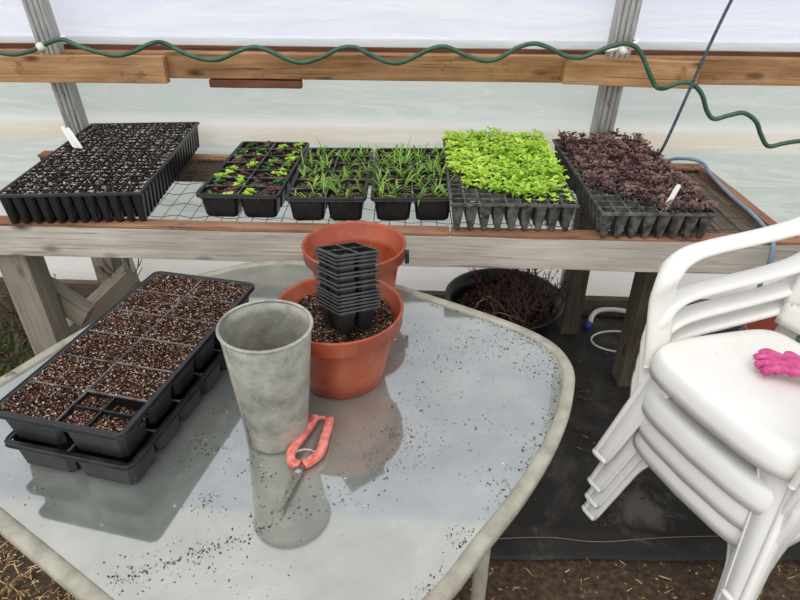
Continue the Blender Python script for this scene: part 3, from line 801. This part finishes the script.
# stack of black cell packs, nested one in another
def cell_pack():
    m = MB(); w, l, h = 0.100, 0.105, 0.056
    m2 = MB()
    for i in range(3):
        m.box((-w/2+i*w/2, 0, h), (0.005, l+0.005, 0.0016))
        for j in range(3): m.box((0, -l/2+j*l/2, h), (w+0.005, 0.005, 0.0016)) if i == 0 else None
    c = [(-w/2-.003, -l/2-.003), (w/2+.003, -l/2-.003), (w/2+.003, l/2+.003), (-w/2-.003, l/2+.003), (-w/2-.003, -l/2-.003)]
    m.ribbon([(x, y, h+.0008) for x, y in c], [(x*1.015, y*1.015, h-0.0028) for x, y in c])
    for i in range(2):
        for j in range(2): m2.cup(((i-.5)*w/2, (j-.5)*l/2), (w/2*.93, l/2*.93), (w/2*.62, l/2*.62), 0, h, 0.006)
    return m.mesh('lip', M['lip']), m2.mesh('cups', M['black'])
lipm, cupm = cell_pack()
sx, sy, sz = -0.117, 1.135, 0.868
gaps = [0, .0098, .0098, .0098, .0098, .0098, .019, .012, .019, .010, .018, .012, .010, .009]
z = 0.0; up_ = Vector((-0.012, 0.27, 1)).normalized()
nst = len(gaps)
for i, g_ in enumerate(gaps):
    z += g_*0.80
    lab = {0: 'lowest black cell pack of the stack in the front pot, its cups standing on soil', nst-1: 'topmost black cell pack of the stack, dirt on its rim'}.get(i, 'black cell pack nested in the middle of the stack in the pot')
    t = thing('cell_pack', lab, 'cell pack', (sx+up_.x*z+random.uniform(-.0012, .0012), sy+up_.y*z, sz+up_.z*z), group='stacked black cell packs', rot=(Matrix.Rotation(R(-15), 3, 'X') @ Matrix.Rotation(R(32)+random.uniform(-.03, .03), 3, 'Z')).to_euler())
    for nm, me in (('rim', lipm), ('cups', cupm)):
        c_ = bpy.data.objects.new(nm, me); col.objects.link(c_); c_.parent = t

# galvanised bucket
bk = thing('metal_bucket', 'tall dented galvanised metal bucket standing on the glass table', 'bucket', (-0.270, 0.970, 0.701), rot=(0, R(1.2), R(20)))
H_, r1, r0 = 0.284, 0.0905, 0.066
w = lambda z: r0+(r1-r0)*z/H_
prof = [(0, 0.006), (r0-0.004, 0.006), (r0-0.003, 0.0), (r0+0.001, 0.0), (w(0.008)+.001, 0.008), (w(0.012), 0.012)] + [(w(H_*k/10), H_*k/10) for k in range(1, 11)]
prof += [(w(H_*k/10)-0.0018, H_*k/10) for k in range(10, 0, -1)] + [(r0-0.002, 0.009), (0, 0.009)]
bb = MB().lathe(prof, 64).build('bucket_body', M['galv'], bk, True)
MB().lathe([(r1+0.0035*math.cos(a), H_+0.0035*math.sin(a)) for a in [k*math.pi/4 for k in range(9)]], 64).build('rolled_rim', M['galv'], bb, True)
a = R(205)
MB().tube([((w(z)+.001)*math.cos(a), (w(z)+.001)*math.sin(a), z) for z in (0.005, 0.1, 0.2, H_)], 0.0022, 6).build('seam', M['galv'], bb, True)

# pruning snips
sn = thing('pruning_snips', 'pair of garden snips with worn coral red handles on the glass', 'snips', (-0.202, 0.855, 0.705))
def sl(P): return [(x+0.205, y-0.862, z-0.705) for x, y, z in P]
MB().tube(spline(sl([(-0.193, 1.008, .716), (-0.199, 0.985, .716), (-0.212, 0.95, .717), (-0.224, 0.918, .717), (-0.230, 0.893, .716), (-0.224, 0.876, .714), (-0.209, 0.868, .713)]), 6), 0.0095, 12, flat=(1.0, 0.85), up=(0, 0, 1)).build('handle', M['red_handle'], sn, True)
hd = MB().tube(spline(sl([(-0.160, 1.000, .716), (-0.160, 0.978, .716), (-0.164, 0.945, .717), (-0.166, 0.92, .717), (-0.170, 0.900, .716), (-0.184, 0.882, .714), (-0.200, 0.870, .713)]), 6), 0.0095, 12, flat=(1.0, 0.85), up=(0, 0, 1)).build('handle', M['red_handle'], sn, True)
MB().tube(spline(sl([(-0.193, 1.004, .712), (-0.176, 1.010, .712), (-0.161, 0.998, .712)]), 5), 0.0045, 8).build('catch', M['red_handle'], hd, True)
MB().tube(spline(sl([(-0.222, 0.902, .716), (-0.198, 0.906, .72), (-0.175, 0.900, .716)]), 5), 0.004, 8).build('spring', M['steel'], sn, True)
MB().tube(sl([(-0.209, 0.852, .708), (-0.209, 0.852, .720)]), 0.0085, 14).build('pivot_bolt', M['steel'], sn, True)
for k, dx in enumerate((-0.0035, 0.0035)):
    zz = 0.709+0.0025*k; b_ = MB()
    T = [(-0.209+dx-0.007, 0.868), (-0.209+dx+0.007, 0.868), (-0.206+dx, 0.84), (-0.216+dx*.5, 0.80), (-0.2285, 0.755), (-0.2295, 0.755), (-0.226+dx*.5, 0.80), (-0.219+dx, 0.84)]
    b_.add(sl([(x, y, zz) for x, y in T]+[(x, y, zz+.002) for x, y in T]), [tuple(range(7, -1, -1)), tuple(range(8, 16))]+[(i, (i+1) % 8, 8+(i+1) % 8, 8+i) for i in range(8)])
    b_.build('blade', M['steel'], sn)

# ------------------------------------------------------------------ crumbs of soil on the table
def crumbs(mb, x, y, z, s):
    P = [Vector((random.uniform(-1, 1), random.uniform(-1, 1), 0 if i < 3 else random.uniform(.4, 1.0)))*s+Vector((x, y, z)) for i in range(4)]
    mb.add(P, [(0, 1, 3), (1, 2, 3), (2, 0, 3), (0, 2, 1)])
def inside(x, y):
    v = Vector((x, y, 0))-cen; a = math.atan2(v.y, v.x)
    best = min(rel, key=lambda q: abs((math.atan2(q.y, q.x)-a+math.pi) % (2*math.pi)-math.pi))
    return v.length < best.length-0.035
def blocked(x, y):
    dx, dy = x-FG[0], y-FG[1]; a, b = dx*math.cos(-FR)-dy*math.sin(-FR), dx*math.sin(-FR)+dy*math.cos(-FR)
    if abs(a) < 0.15 and abs(b) < 0.3: return True
    return math.hypot(x+.270, y-.970) < 0.069 or math.hypot(x+.122, y-1.16) < 0.107 or math.hypot(x+.123, y-1.492) < 0.111
clusters = [(-0.42, 0.93, .05, 150), (-0.43, 1.05, .04, 90), (-0.38, 0.78, .03, 60), (-0.30, 0.86, .04, 70), (0.02, 0.98, .05, 130), (0.05, 1.10, .05, 60), (0.12, 1.22, .08, 110), (0.25, 1.30, .07, 230), (0.35, 1.20, .05, 150), (0.33, 1.34, .04, 90), (0.0, 1.35, .07, 90),
            (-0.12, 0.80, .05, 80), (-0.22, 0.76, .05, 60), (0.12, 0.70, .03, 90), (0.20, 0.83, .04, 70), (-0.36, 0.66, .05, 120), (-0.48, 0.62, .04, 90), (-0.30, 0.63, .1, 60), (-0.06, 0.88, .05, 60), (0.18, 1.0, .08, 60), (-0.7, 0.82, .05, 50), (0.03, 0.90, .06, 90), (-0.35, 1.35, .08, 60)]
cr = MB(); wp = MB()
for (x, y, s, n_) in clusters:
    for _ in range(n_):
        a, b = random.gauss(x, s*.8), random.gauss(y, s*.55)
        if inside(a, b) and not blocked(a, b): crumbs(cr if random.random() < .955 else wp, a, b, 0.7004, random.choice((.0008, .0012, .0015, .002, .0024, .0034)))
for _ in range(700):
    a, b = random.uniform(-1, .45), random.uniform(.45, 1.75)
    if inside(a, b) and not blocked(a, b): crumbs(cr, a, b, 0.7004, random.choice((.0008, .001, .0015)))
# rows of crumbs against the rim and in the drying line
for i in range(0, n):
    v = rel[i]; q = v*(1-0.040/v.length)+cen
    if q.x > -0.05 and q.y < 1.5 and random.random() < .8:
        for _ in range(14): crumbs(cr, random.gauss(q.x, .010), random.gauss(q.y, .010), 0.7004, random.choice((.001, .002, .003)))
for t in [k/90 for k in range(90)]:
    a, b = -0.47+0.24*t, 0.62+0.11*t
    for _ in range(2): crumbs(cr, random.gauss(a, .006), random.gauss(b, .005), 0.7004, random.choice((.001, .002, .003)))
o = cr.build('soil_crumbs', M['crumb']); tag(o, 'dark crumbs of soil scattered over the glass table', 'crumbs', kind='stuff')
o = wp.build('perlite_grains', M['perlite']); tag(o, 'white perlite grains scattered over the glass table', 'grains', kind='stuff')
# perlite grains in the foreground tray soil
pg = MB()
for _ in range(420):
    a, b = random.uniform(-.13, .13), random.uniform(-.275, .275)
    if a > 0 and b < -.19: continue
    x, y, _z = local(FG[0], FG[1], FR, a, b, 0); crumbs(pg, x, y, 0.857, random.choice((.001, .0015, .002, .0025)))
o = pg.build('perlite_grains', M['perlite']); tag(o, 'white perlite grains in the soil of the tray on the table', 'grains', kind='stuff')

# ------------------------------------------------------------------ stack of plastic chairs
CH = (0.965, 1.172); CR = math.atan2(0.92, 0.38)+math.pi/2   # local +y (chair front) faces left
fdir = Vector((-0.925, -0.38)).normalized(); CR = math.atan2(fdir.y, fdir.x)-math.pi/2
def make_chair_meshes():
    out = []
    # seat
    Wf, Wb, yf, yb, Z = 0.225, 0.195, 0.225, -0.215, 0.42
    ring = []
    N = 64
    for k in range(N):
        a = 2*math.pi*k/N; e = 0.30
        cx = math.copysign(abs(math.cos(a))**e, math.cos(a)); sy_ = math.copysign(abs(math.sin(a))**e, math.sin(a))
        y = (yf+yb)/2+(yf-yb)/2*sy_; W_ = Wb+(Wf-Wb)*(y-yb)/(yf-yb)
        y += 0.018*(1-cx*cx)*(1 if sy_ > 0 else 0)
        ring.append((cx*W_, y))
    m = MB(); V = []; F = []
    cx0, cy0 = 0, 0.0
    lev = [(0.001, 0), (0.25, 0), (0.5, 0), (0.72, 0), (0.80, 0.0), (0.86, 0.003), (0.93, 0.004), (0.98, 0.0), (1.0, -0.006), (1.02, -0.018), (1.035, -0.040), (1.038, -0.066)]
    for (s, dz) in lev:
        for (x, y) in ring:
            yy = cy0+(y-cy0)*s; xx = x*s
            dish = -0.022*max(0, 1-(abs(yy+0.03)/0.21)**2)*max(0, 1-(xx/0.2)**2) - 0.03*max(0, (0.1-yy))/0.31
            V.append((xx, yy, Z+dish+dz))
    for q in range(len(lev)-1): F += [(q*N+k, q*N+(k+1) % N, (q+1)*N+(k+1) % N, (q+1)*N+k) for k in range(N)]
    F.append(tuple(range(N-1, -1, -1)))
    F = [f[::-1] for f in F]
    m.add(V, F); out.append(('seat', m.mesh('seat', M['chair'], True), 0.004))
    # legs: L-shaped sheets with half of an apron on each side
    def lerp(a, b, t): return a+(b-a)*t
    for sx_ in (-1, 1):
        for fr in (1, -1):
            top = Vector((sx_*(0.213 if fr > 0 else 0.185), 0.182 if fr > 0 else -0.200, 0.374))
            ft = Vector((sx_*(0.272 if fr > 0 else 0.245), 0.276 if fr > 0 else -0.30, 0.0))
            m = MB()
            # front/back face ribbon
            A, B = [], []
            n_ = 14
            for i in range(n_+1):
                t = i/n_; p = ft.lerp(top, t); A.append(p)
                wd = 0.050+0.02*t+ (max(0, t-0.62)/0.38)**2*0.05
                B.append(Vector((p.x-sx_*wd, p.y, p.z)))
            for k in range(1, 9):
                u = k/8
                xx = lerp(top.x, 0, u); A.append(Vector((xx, top.y+ (0.018 if fr > 0 else 0)*math.sin(u*math.pi/2), top.z)))
                B.append(Vector((lerp(top.x-sx_*0.12, 0, u), top.y+(0.018 if fr > 0 else 0)*math.sin(u*math.pi/2), top.z-0.034*(1-u)**2*0-0.012-0.02*(1-u)**3)))
            # smooth the inner corner
            for i in range(n_-3, n_+1):
                t = i/n_; B[i].z = min(B[i].z, 0.378-0.03-0.06*(1-t))
            m.ribbon(A, B)
            # bead along the inner edge
            m.tube([b + Vector((0, 0.006*fr*0-0.004*fr, 0)) for b in B], 0.005, 6)
            A2, B2 = [], []
            for i in range(n_+1):
                t = i/n_; p = ft.lerp(top, t); A2.append(p)
                wd = 0.042+0.02*t+(max(0, t-0.62)/0.38)**2*0.05
                B2.append(Vector((p.x, p.y-fr*wd, p.z)))
            for k in range(1, 9):
                u = k/8; A2.append(Vector((lerp(top.x, sx_*0.198, u), lerp(top.y, 0, u), top.z)))
                B2.append(Vector((lerp(top.x, sx_*0.198, u), lerp(top.y-fr*0.112, 0, u), top.z-0.012-0.02*(1-u)**3)))
            for i in range(n_-3, n_+1):
                t = i/n_; B2[i].z = min(B2[i].z, 0.378-0.03-0.06*(1-t))
            m.ribbon(A2, B2)
            # rounded outer corner and foot lip
            m.tube([p.lerp(Vector((0, 0, p.z)), 0.012) for p in A[:n_+1]], [0.008]*(n_+1), 8)
            fpath = [Vector((ft.x-sx_*0.052, ft.y, 0.006)), Vector((ft.x-sx_*0.01, ft.y+fr*.002, 0.006)), Vector((ft.x+sx_*.001, ft.y-fr*0.008, 0.006)), Vector((ft.x, ft.y-fr*0.045, 0.006))]
            m.tube(spline(fpath, 4), 0.006, 8)
            out.append(('leg', m.mesh('leg', M['chair'], True), 0.0045))
    # arms: one bent strap from the seat corner over to the back
    for sx_ in (-1, 1):
        P = [(0.224, 0.180, 0.350), (0.234, 0.184, 0.43), (0.246, 0.188, 0.51), (0.253, 0.188, 0.575), (0.259, 0.170, 0.628), (0.262, 0.125, 0.655), (0.264, 0.05, 0.662), (0.258, -0.06, 0.666), (0.245, -0.16, 0.676), (0.226, -0.235, 0.696), (0.208, -0.285, 0.73), (0.200, -0.315, 0.765)]
        P = [(sx_*x, y, z_) for x, y, z_ in P]
        sp = spline(P, 5); q = len(sp)
        fl = []
        for i in range(q):
            t = i/(q-1)
            fl.append((1.35+0.55*min(1, max(0, (0.35-t)/0.35)), 0.62) if t < 0.35 else (1.35+0.35*math.sin((t-0.35)/0.65*math.pi), 0.62))
        # profile width lies across the strap: sideways on top of the arm, fore-aft on the post
        m = MB(); V = []; NN = 12
        Ps = [Vector(p) for p in sp]
        for i in range(q):
            T = (Ps[min(i+1, q-1)]-Ps[max(i-1, 0)]).normalized()
            t = i/(q-1); k = min(1, max(0, (t-0.22)/0.22)); k = k*k*(3-2*k)
            # on the post the wide side runs along y, on the arm it runs along x
            outw = Vector((sx_, 0, 0)); thick = (outw-T*outw.dot(T)).normalized()
            wide0 = T.cross(thick)
            ax = (Matrix.Rotation(sx_*k*math.pi/2*0.95, 3, T))
            wd = 0.042-0.010*k; th = 0.012+0.016*math.sin(math.pi*k)
            u1 = wide0.lerp(thick, 0) ; w_ = ax @ wide0; h_ = ax @ thick
            for a_ in range(NN):
                an = 2*math.pi*a_/NN; ca, sa = math.cos(an), math.sin(an)
                ca = math.copysign(abs(ca)**0.7, ca); sa = math.copysign(abs(sa)**0.7, sa)
                V.append(Ps[i]+w_*wd*ca+h_*th*sa)
        F = [(i*NN+k2, i*NN+(k2+1) % NN, (i+1)*NN+(k2+1) % NN, (i+1)*NN+k2) for i in range(q-1) for k2 in range(NN)]
        F += [tuple(range(NN)), tuple((q-1)*NN+k2 for k2 in range(NN))]
        m.add(V, F); out.append(('armrest', m.mesh('armrest', M['chair'], True), 0))
    # backrest: curved shell with slots
    m = MB()
    def bf(u, v, x0, x1):
        x = x0+(x1-x0)*u; z_ = 0.40+0.45*v - 0.05*(abs(x)/0.22)**3*v
        return (x, -0.215-0.13*v+0.10*(x/0.22)**2*(0.3+0.7*v)*0.6-0.02, z_)
    m.grid(lambda u, v: bf(u, v*0.16, -0.20, 0.20), 20, 3)
    m.grid(lambda u, v: bf(u, 0.82+v*0.18, -0.22, 0.22), 20, 4)
    for i in range(6):
        a_ = -0.205+i*0.0705
        m.grid(lambda u, v: bf(u, 0.14+v*0.70, a_, a_+0.0575), 4, 12)
    out.append(('backrest', m.mesh('backrest', M['chair'], True), 0.006))
    return out
cm = make_chair_meshes()
stack = [(0.0, 0.0, 'white plastic armchair at the bottom of the stack beside the table'), (0.060, 0.0, 'white plastic armchair, second from the bottom of the stack'),
         (0.135, 0.004, 'white plastic armchair directly under the top chair of the stack'), (0.265, 0.012, 'topmost white plastic armchair of the stack, pink glove on its seat')]
for (dz, dy, lab) in stack:
    t = thing('plastic_chair', lab, 'chair', (CH[0]+fdir.x*dy, CH[1]+fdir.y*dy, 0.014+dz), CR, 'stacked white plastic chairs')
    for nm, me, sol in cm:
        c_ = bpy.data.objects.new(nm, me); col.objects.link(c_); c_.parent = t
        if sol:
            md = c_.modifiers.new('s', 'SOLIDIFY'); md.thickness = sol; md.offset = 0

# pink rubber glove on the top seat
gl = thing('rubber_glove', 'crumpled pink rubber glove lying on the top chair seat', 'glove', (0.99, 1.195, 0.690), R(-25))
m = MB()
def gsec(P, w0, fl): m.tube(spline(P, 6), w0, 12, flat=fl, up=(0, 0, 1))
m.tube(spline([(-0.045, -0.01, .010), (0.0, 0.0, .016), (0.06, -0.01, .016), (0.12, -0.03, .012), (0.16, -0.04, .012)], 6), 0.030, 14, flat=(1.0, 0.34), up=(0, 0, 1))
for k, (ax, ay, L_) in enumerate(((-0.03, 0.024, 0.055), (-0.035, 0.008, 0.065), (-0.035, -0.010, 0.060), (-0.03, -0.026, 0.048))):
    m.tube(spline([(ax+0.03, ay, .014), (ax, ay, .018), (ax-L_*.5, ay+0.006*(1.5-k), .020-0.003*k), (ax-L_*0.75, ay+0.012*(1.5-k)-0.008, .010)], 6), [0.010]*18+[0.004], 10, flat=(1.0, 0.8), up=(0, 0, 1))
m.tube(spline([(0.03, 0.02, .012), (0.01, 0.045, .014), (-0.015, 0.055, .010)], 6), [0.011]*12+[0.005], 10)
for i, (x, y, z_) in enumerate(m.v):
    f_ = 0.006*noise.noise(Vector((x*45, y*45, z_*45)))
    m.v[i] = (x+f_*.4, y+f_*.4, max(0.001, z_+f_))
m.build('glove_body', M['glove'], gl, True)
# crumbs on the seat
m = MB()
for _ in range(90): crumbs(m, random.gauss(0.90, .05), random.gauss(1.24, .05), 0.691, random.choice((.0008, .001, .0016)))
o = m.build('soil_crumbs', M['crumb']); tag(o, 'dark specks of soil on the top white chair seat', 'crumbs', kind='stuff')

# ------------------------------------------------------------------ under the bench
tub = thing('planter_tub', 'round black plastic tub of dead plants under the bench', 'planter', (0.445, 2.19, 0.0))
MB().lathe([(0, 0), (0.17, 0), (0.20, 0.10), (0.240, 0.285), (0.253, 0.29), (0.253, 0.30), (0.237, 0.302), (0.215, 0.25), (0.18, 0.02), (0, 0.02)], 48).build('tub_body', M['black'], tub, True)
def tsf(u, v):
    a, r = u*2*math.pi, v*0.205; x, y = r*math.cos(a), r*math.sin(a)
    return (x, y, 0.235+0.018*noise.noise(Vector((x*20, y*20, 6)))+0.008*noise.noise(Vector((x*80, y*80, 6))))
o = MB().grid(tsf, 70, 20).build('tub_soil', M['soil'], None, True, loc=(0.445, 2.19, 0.0)); tag(o, 'dark soil in the black tub under the bench', 'soil', kind='stuff')
def twigs(mb, base, n_, h, spread, leafs=True, rr=0.0022):
    for _ in range(n_):
        a = random.uniform(0, 6.28); s = random.uniform(0, spread)
        p = Vector(base)+Vector((random.gauss(0, spread*.35), random.gauss(0, spread*.35), 0)); d = Vector((math.cos(a)*.35, math.sin(a)*.35, 1)).normalized()
        P = [p.copy()]; L_ = h*random.uniform(.5, 1)
        for k in range(7):
            d = (d+Vector((random.gauss(0, .16), random.gauss(0, .16), random.gauss(0, .05)))).normalized(); p = p+d*L_/7; P.append(p.copy())
            if k > 1 and leafs:
                for _q in range(2):
                    leaf(mb, p, random.uniform(0, 6.28), random.uniform(.012, .026), random.uniform(.005, .009), random.uniform(-.6, 1.0), random.uniform(0, 1.2), 2, .3)
            if k in (2, 4):
                e = (d+Vector((random.gauss(0, .6), random.gauss(0, .6), 0))).normalized(); mb.tube([p, p+e*L_*.18, p+e*L_*.3+Vector((0, 0, L_*.05))], [rr*.7, rr*.6, rr*.4], 4)
        mb.tube(P, [rr*(1-.09*i) for i in range(8)], 4)
m = MB(); twigs(m, (0.50, 2.13, 0.235), 90, 0.26, 0.19, True, 0.0028)
o = m.build('dead_plant', M['twig']); tag(o, 'dark dried bushy plant standing in the black tub', 'dead plant')
m = MB()
for P in ([(0.30, 2.13, .25), (0.36, 2.14, .33), (0.42, 2.10, .31), (0.47, 2.06, .25)], [(0.33, 2.20, .26), (0.38, 2.16, .30), (0.40, 2.10, .25)], [(0.34, 2.05, .25), (0.40, 2.08, .29), (0.52, 2.05, .26)]): m.tube(spline(P, 5), 0.003, 5)
o = m.build('dead_stems', M['twig_pale']); tag(o, 'pale bent dead stems lying in the black tub', 'stems', kind='stuff')
m = MB()
for _ in range(170):
    a, r = random.uniform(0, 6.28), 0.19*math.sqrt(random.random())
    leaf(m, (0.46+r*math.cos(a), 2.20+r*math.sin(a), 0.25+random.uniform(0, .01)), random.uniform(0, 6.28), random.uniform(.015, .035), random.uniform(.01, .018), random.uniform(-.2, .5), random.uniform(0, 1.2), 3, .3)
o = m.build('dead_leaves', M['deadleaf']); tag(o, 'reddish brown dead leaves in the black tub', 'leaves', kind='stuff')

o = MB().tube(spline([(0.910, 2.38, .030), (0.93, 2.42, .05), (0.98, 2.46, .055), (1.07, 2.46, .055), (1.18, 2.44, .04), (1.35, 2.42, .03)], 8), 0.012, 10).build('white_pipe', M['whitepipe'], None, True)
tag(o, 'bent white pipe on the ground by the right bench legs', 'pipe')
o = MB().tube(spline([(1.01+0.13*math.cos(a), 2.235+0.085*math.sin(a), 0.024+0.001*k) for k, a in enumerate([i*math.pi/6 for i in range(0, 14)])], 6), 0.0045, 8).build('coiled_hose', M['whitepipe'], None, True)
tag(o, 'thin grey white hose loop on the black fabric under the bench', 'hose')
o = MB().tube([(0.885, 2.35, .028), (0.908, 2.378, .030)], 0.016, 12).build('hose_fitting', M['blue'], None, True)
tag(o, 'small blue hose fitting at the end of the white pipe', 'fitting')

# dull red tubs behind the chairs
tb = thing('red_tub', 'dull red plastic tub on the ground behind the white chairs', 'tub', (1.56, 1.90, 0.0), R(20))
MB().lathe([(0, 0), (0.15, 0), (0.19, 0.27), (0.205, 0.272), (0.208, 0.30), (0.196, 0.302), (0.185, 0.27), (0.145, 0.01), (0, 0.01)], 40).build('tub_body', M['redtub'], tb, True)

m = MB()
for _ in range(260):
    x, y = (random.gauss(0.66, .07), random.gauss(1.88, .07)) if random.random() < .6 else (random.uniform(.4, 1.3), random.uniform(1.2, 2.3))
    leaf(m, (x, y, 0.020+random.uniform(0, .006)), random.uniform(0, 6.28), random.uniform(.008, .028), random.uniform(.004, .012), random.uniform(-.2, .4), random.uniform(0, .8), 2, .3)
o = m.build('leaf_litter', M['deadleaf']); tag(o, 'scattered reddish brown leaf litter on the black fabric between table and bench', 'leaf litter', kind='stuff')

o = MB().tube(spline([(0.2, 1.19, .022), (0.45, 1.20, .024), (0.62, 1.185, .022), (0.85, 1.20, .024), (1.2, 1.21, .022)], 8), 0.0009, 5).build('string', M['twig_pale'], None, True)
tag(o, 'thin pale string lying along the near edge of the black fabric', 'string')
# left: weeds, twigs, straw
m = MB()
for _ in range(1500):
    x, y = random.uniform(-2.5, -1.46), random.uniform(1.75, 2.42)
    leaf(m, (x, y, random.uniform(-0.01, 0.13)*(1 if y > 2 else .5)), random.uniform(0, 6.28), random.uniform(.03, .07), random.uniform(.006, .02), random.uniform(.2, 1.4), random.uniform(.2, 1.4), 4, .2)
o = m.build('weeds', M['weed'], None, True); tag(o, 'low green weeds on the ground at the left end of the bench', 'weeds', kind='stuff')
m = MB(); twigs(m, (-1.75, 2.25, 0.0), 46, 0.42, 0.30, True)
o = m.build('dead_brush', M['twig']); tag(o, 'tangle of dry brown brush at the left bench leg', 'brush', kind='stuff')
m = MB(); twigs(m, (-1.22, 2.36, 0.18), 5, 0.40, 0.06, False, 0.004)
o = m.build('bare_twig', M['twig']); tag(o, 'bare forked twig behind the brace of the left bench leg', 'twig')
m = MB()
for (x0, x1, y0, y1, n_) in ((-1.9, -0.5, 0.5, 1.7, 6500), (-0.5, 1.9, 0.4, 1.12, 1300), (-2.4, -1.0, 1.6, 2.3, 700), (0.3, 1.3, 1.4, 2.2, 40)):
    for _ in range(n_):
        x, y = random.uniform(x0, x1), random.uniform(y0, y1); a = random.uniform(0, 6.28); L_ = random.choice((.008, .012, .02, .03, .045)) if x < -.5 else random.choice((.004, .006, .008, .012, .02, .035))
        zz = (0.022 if (x > .0 and y > 1.12) else 0.004)+random.uniform(0, .012); w_ = random.uniform(.0008, .0022)
        d = Vector((math.cos(a), math.sin(a), random.uniform(-.12, .12)))*L_; s_ = Vector((-math.sin(a), math.cos(a), 0))*w_
        p = Vector((x, y, zz)); m.add([p-s_, p+s_, p+d+s_, p+d-s_, p+d*.5+Vector((0, 0, w_*1.5))], [(0, 1, 4), (1, 2, 4), (2, 3, 4), (3, 0, 4), (0, 3, 2, 1)])
o = m.build('straw_litter', M['straw']); tag(o, 'dry straw and wood chips strewn on the dirt floor', 'straw', kind='stuff')
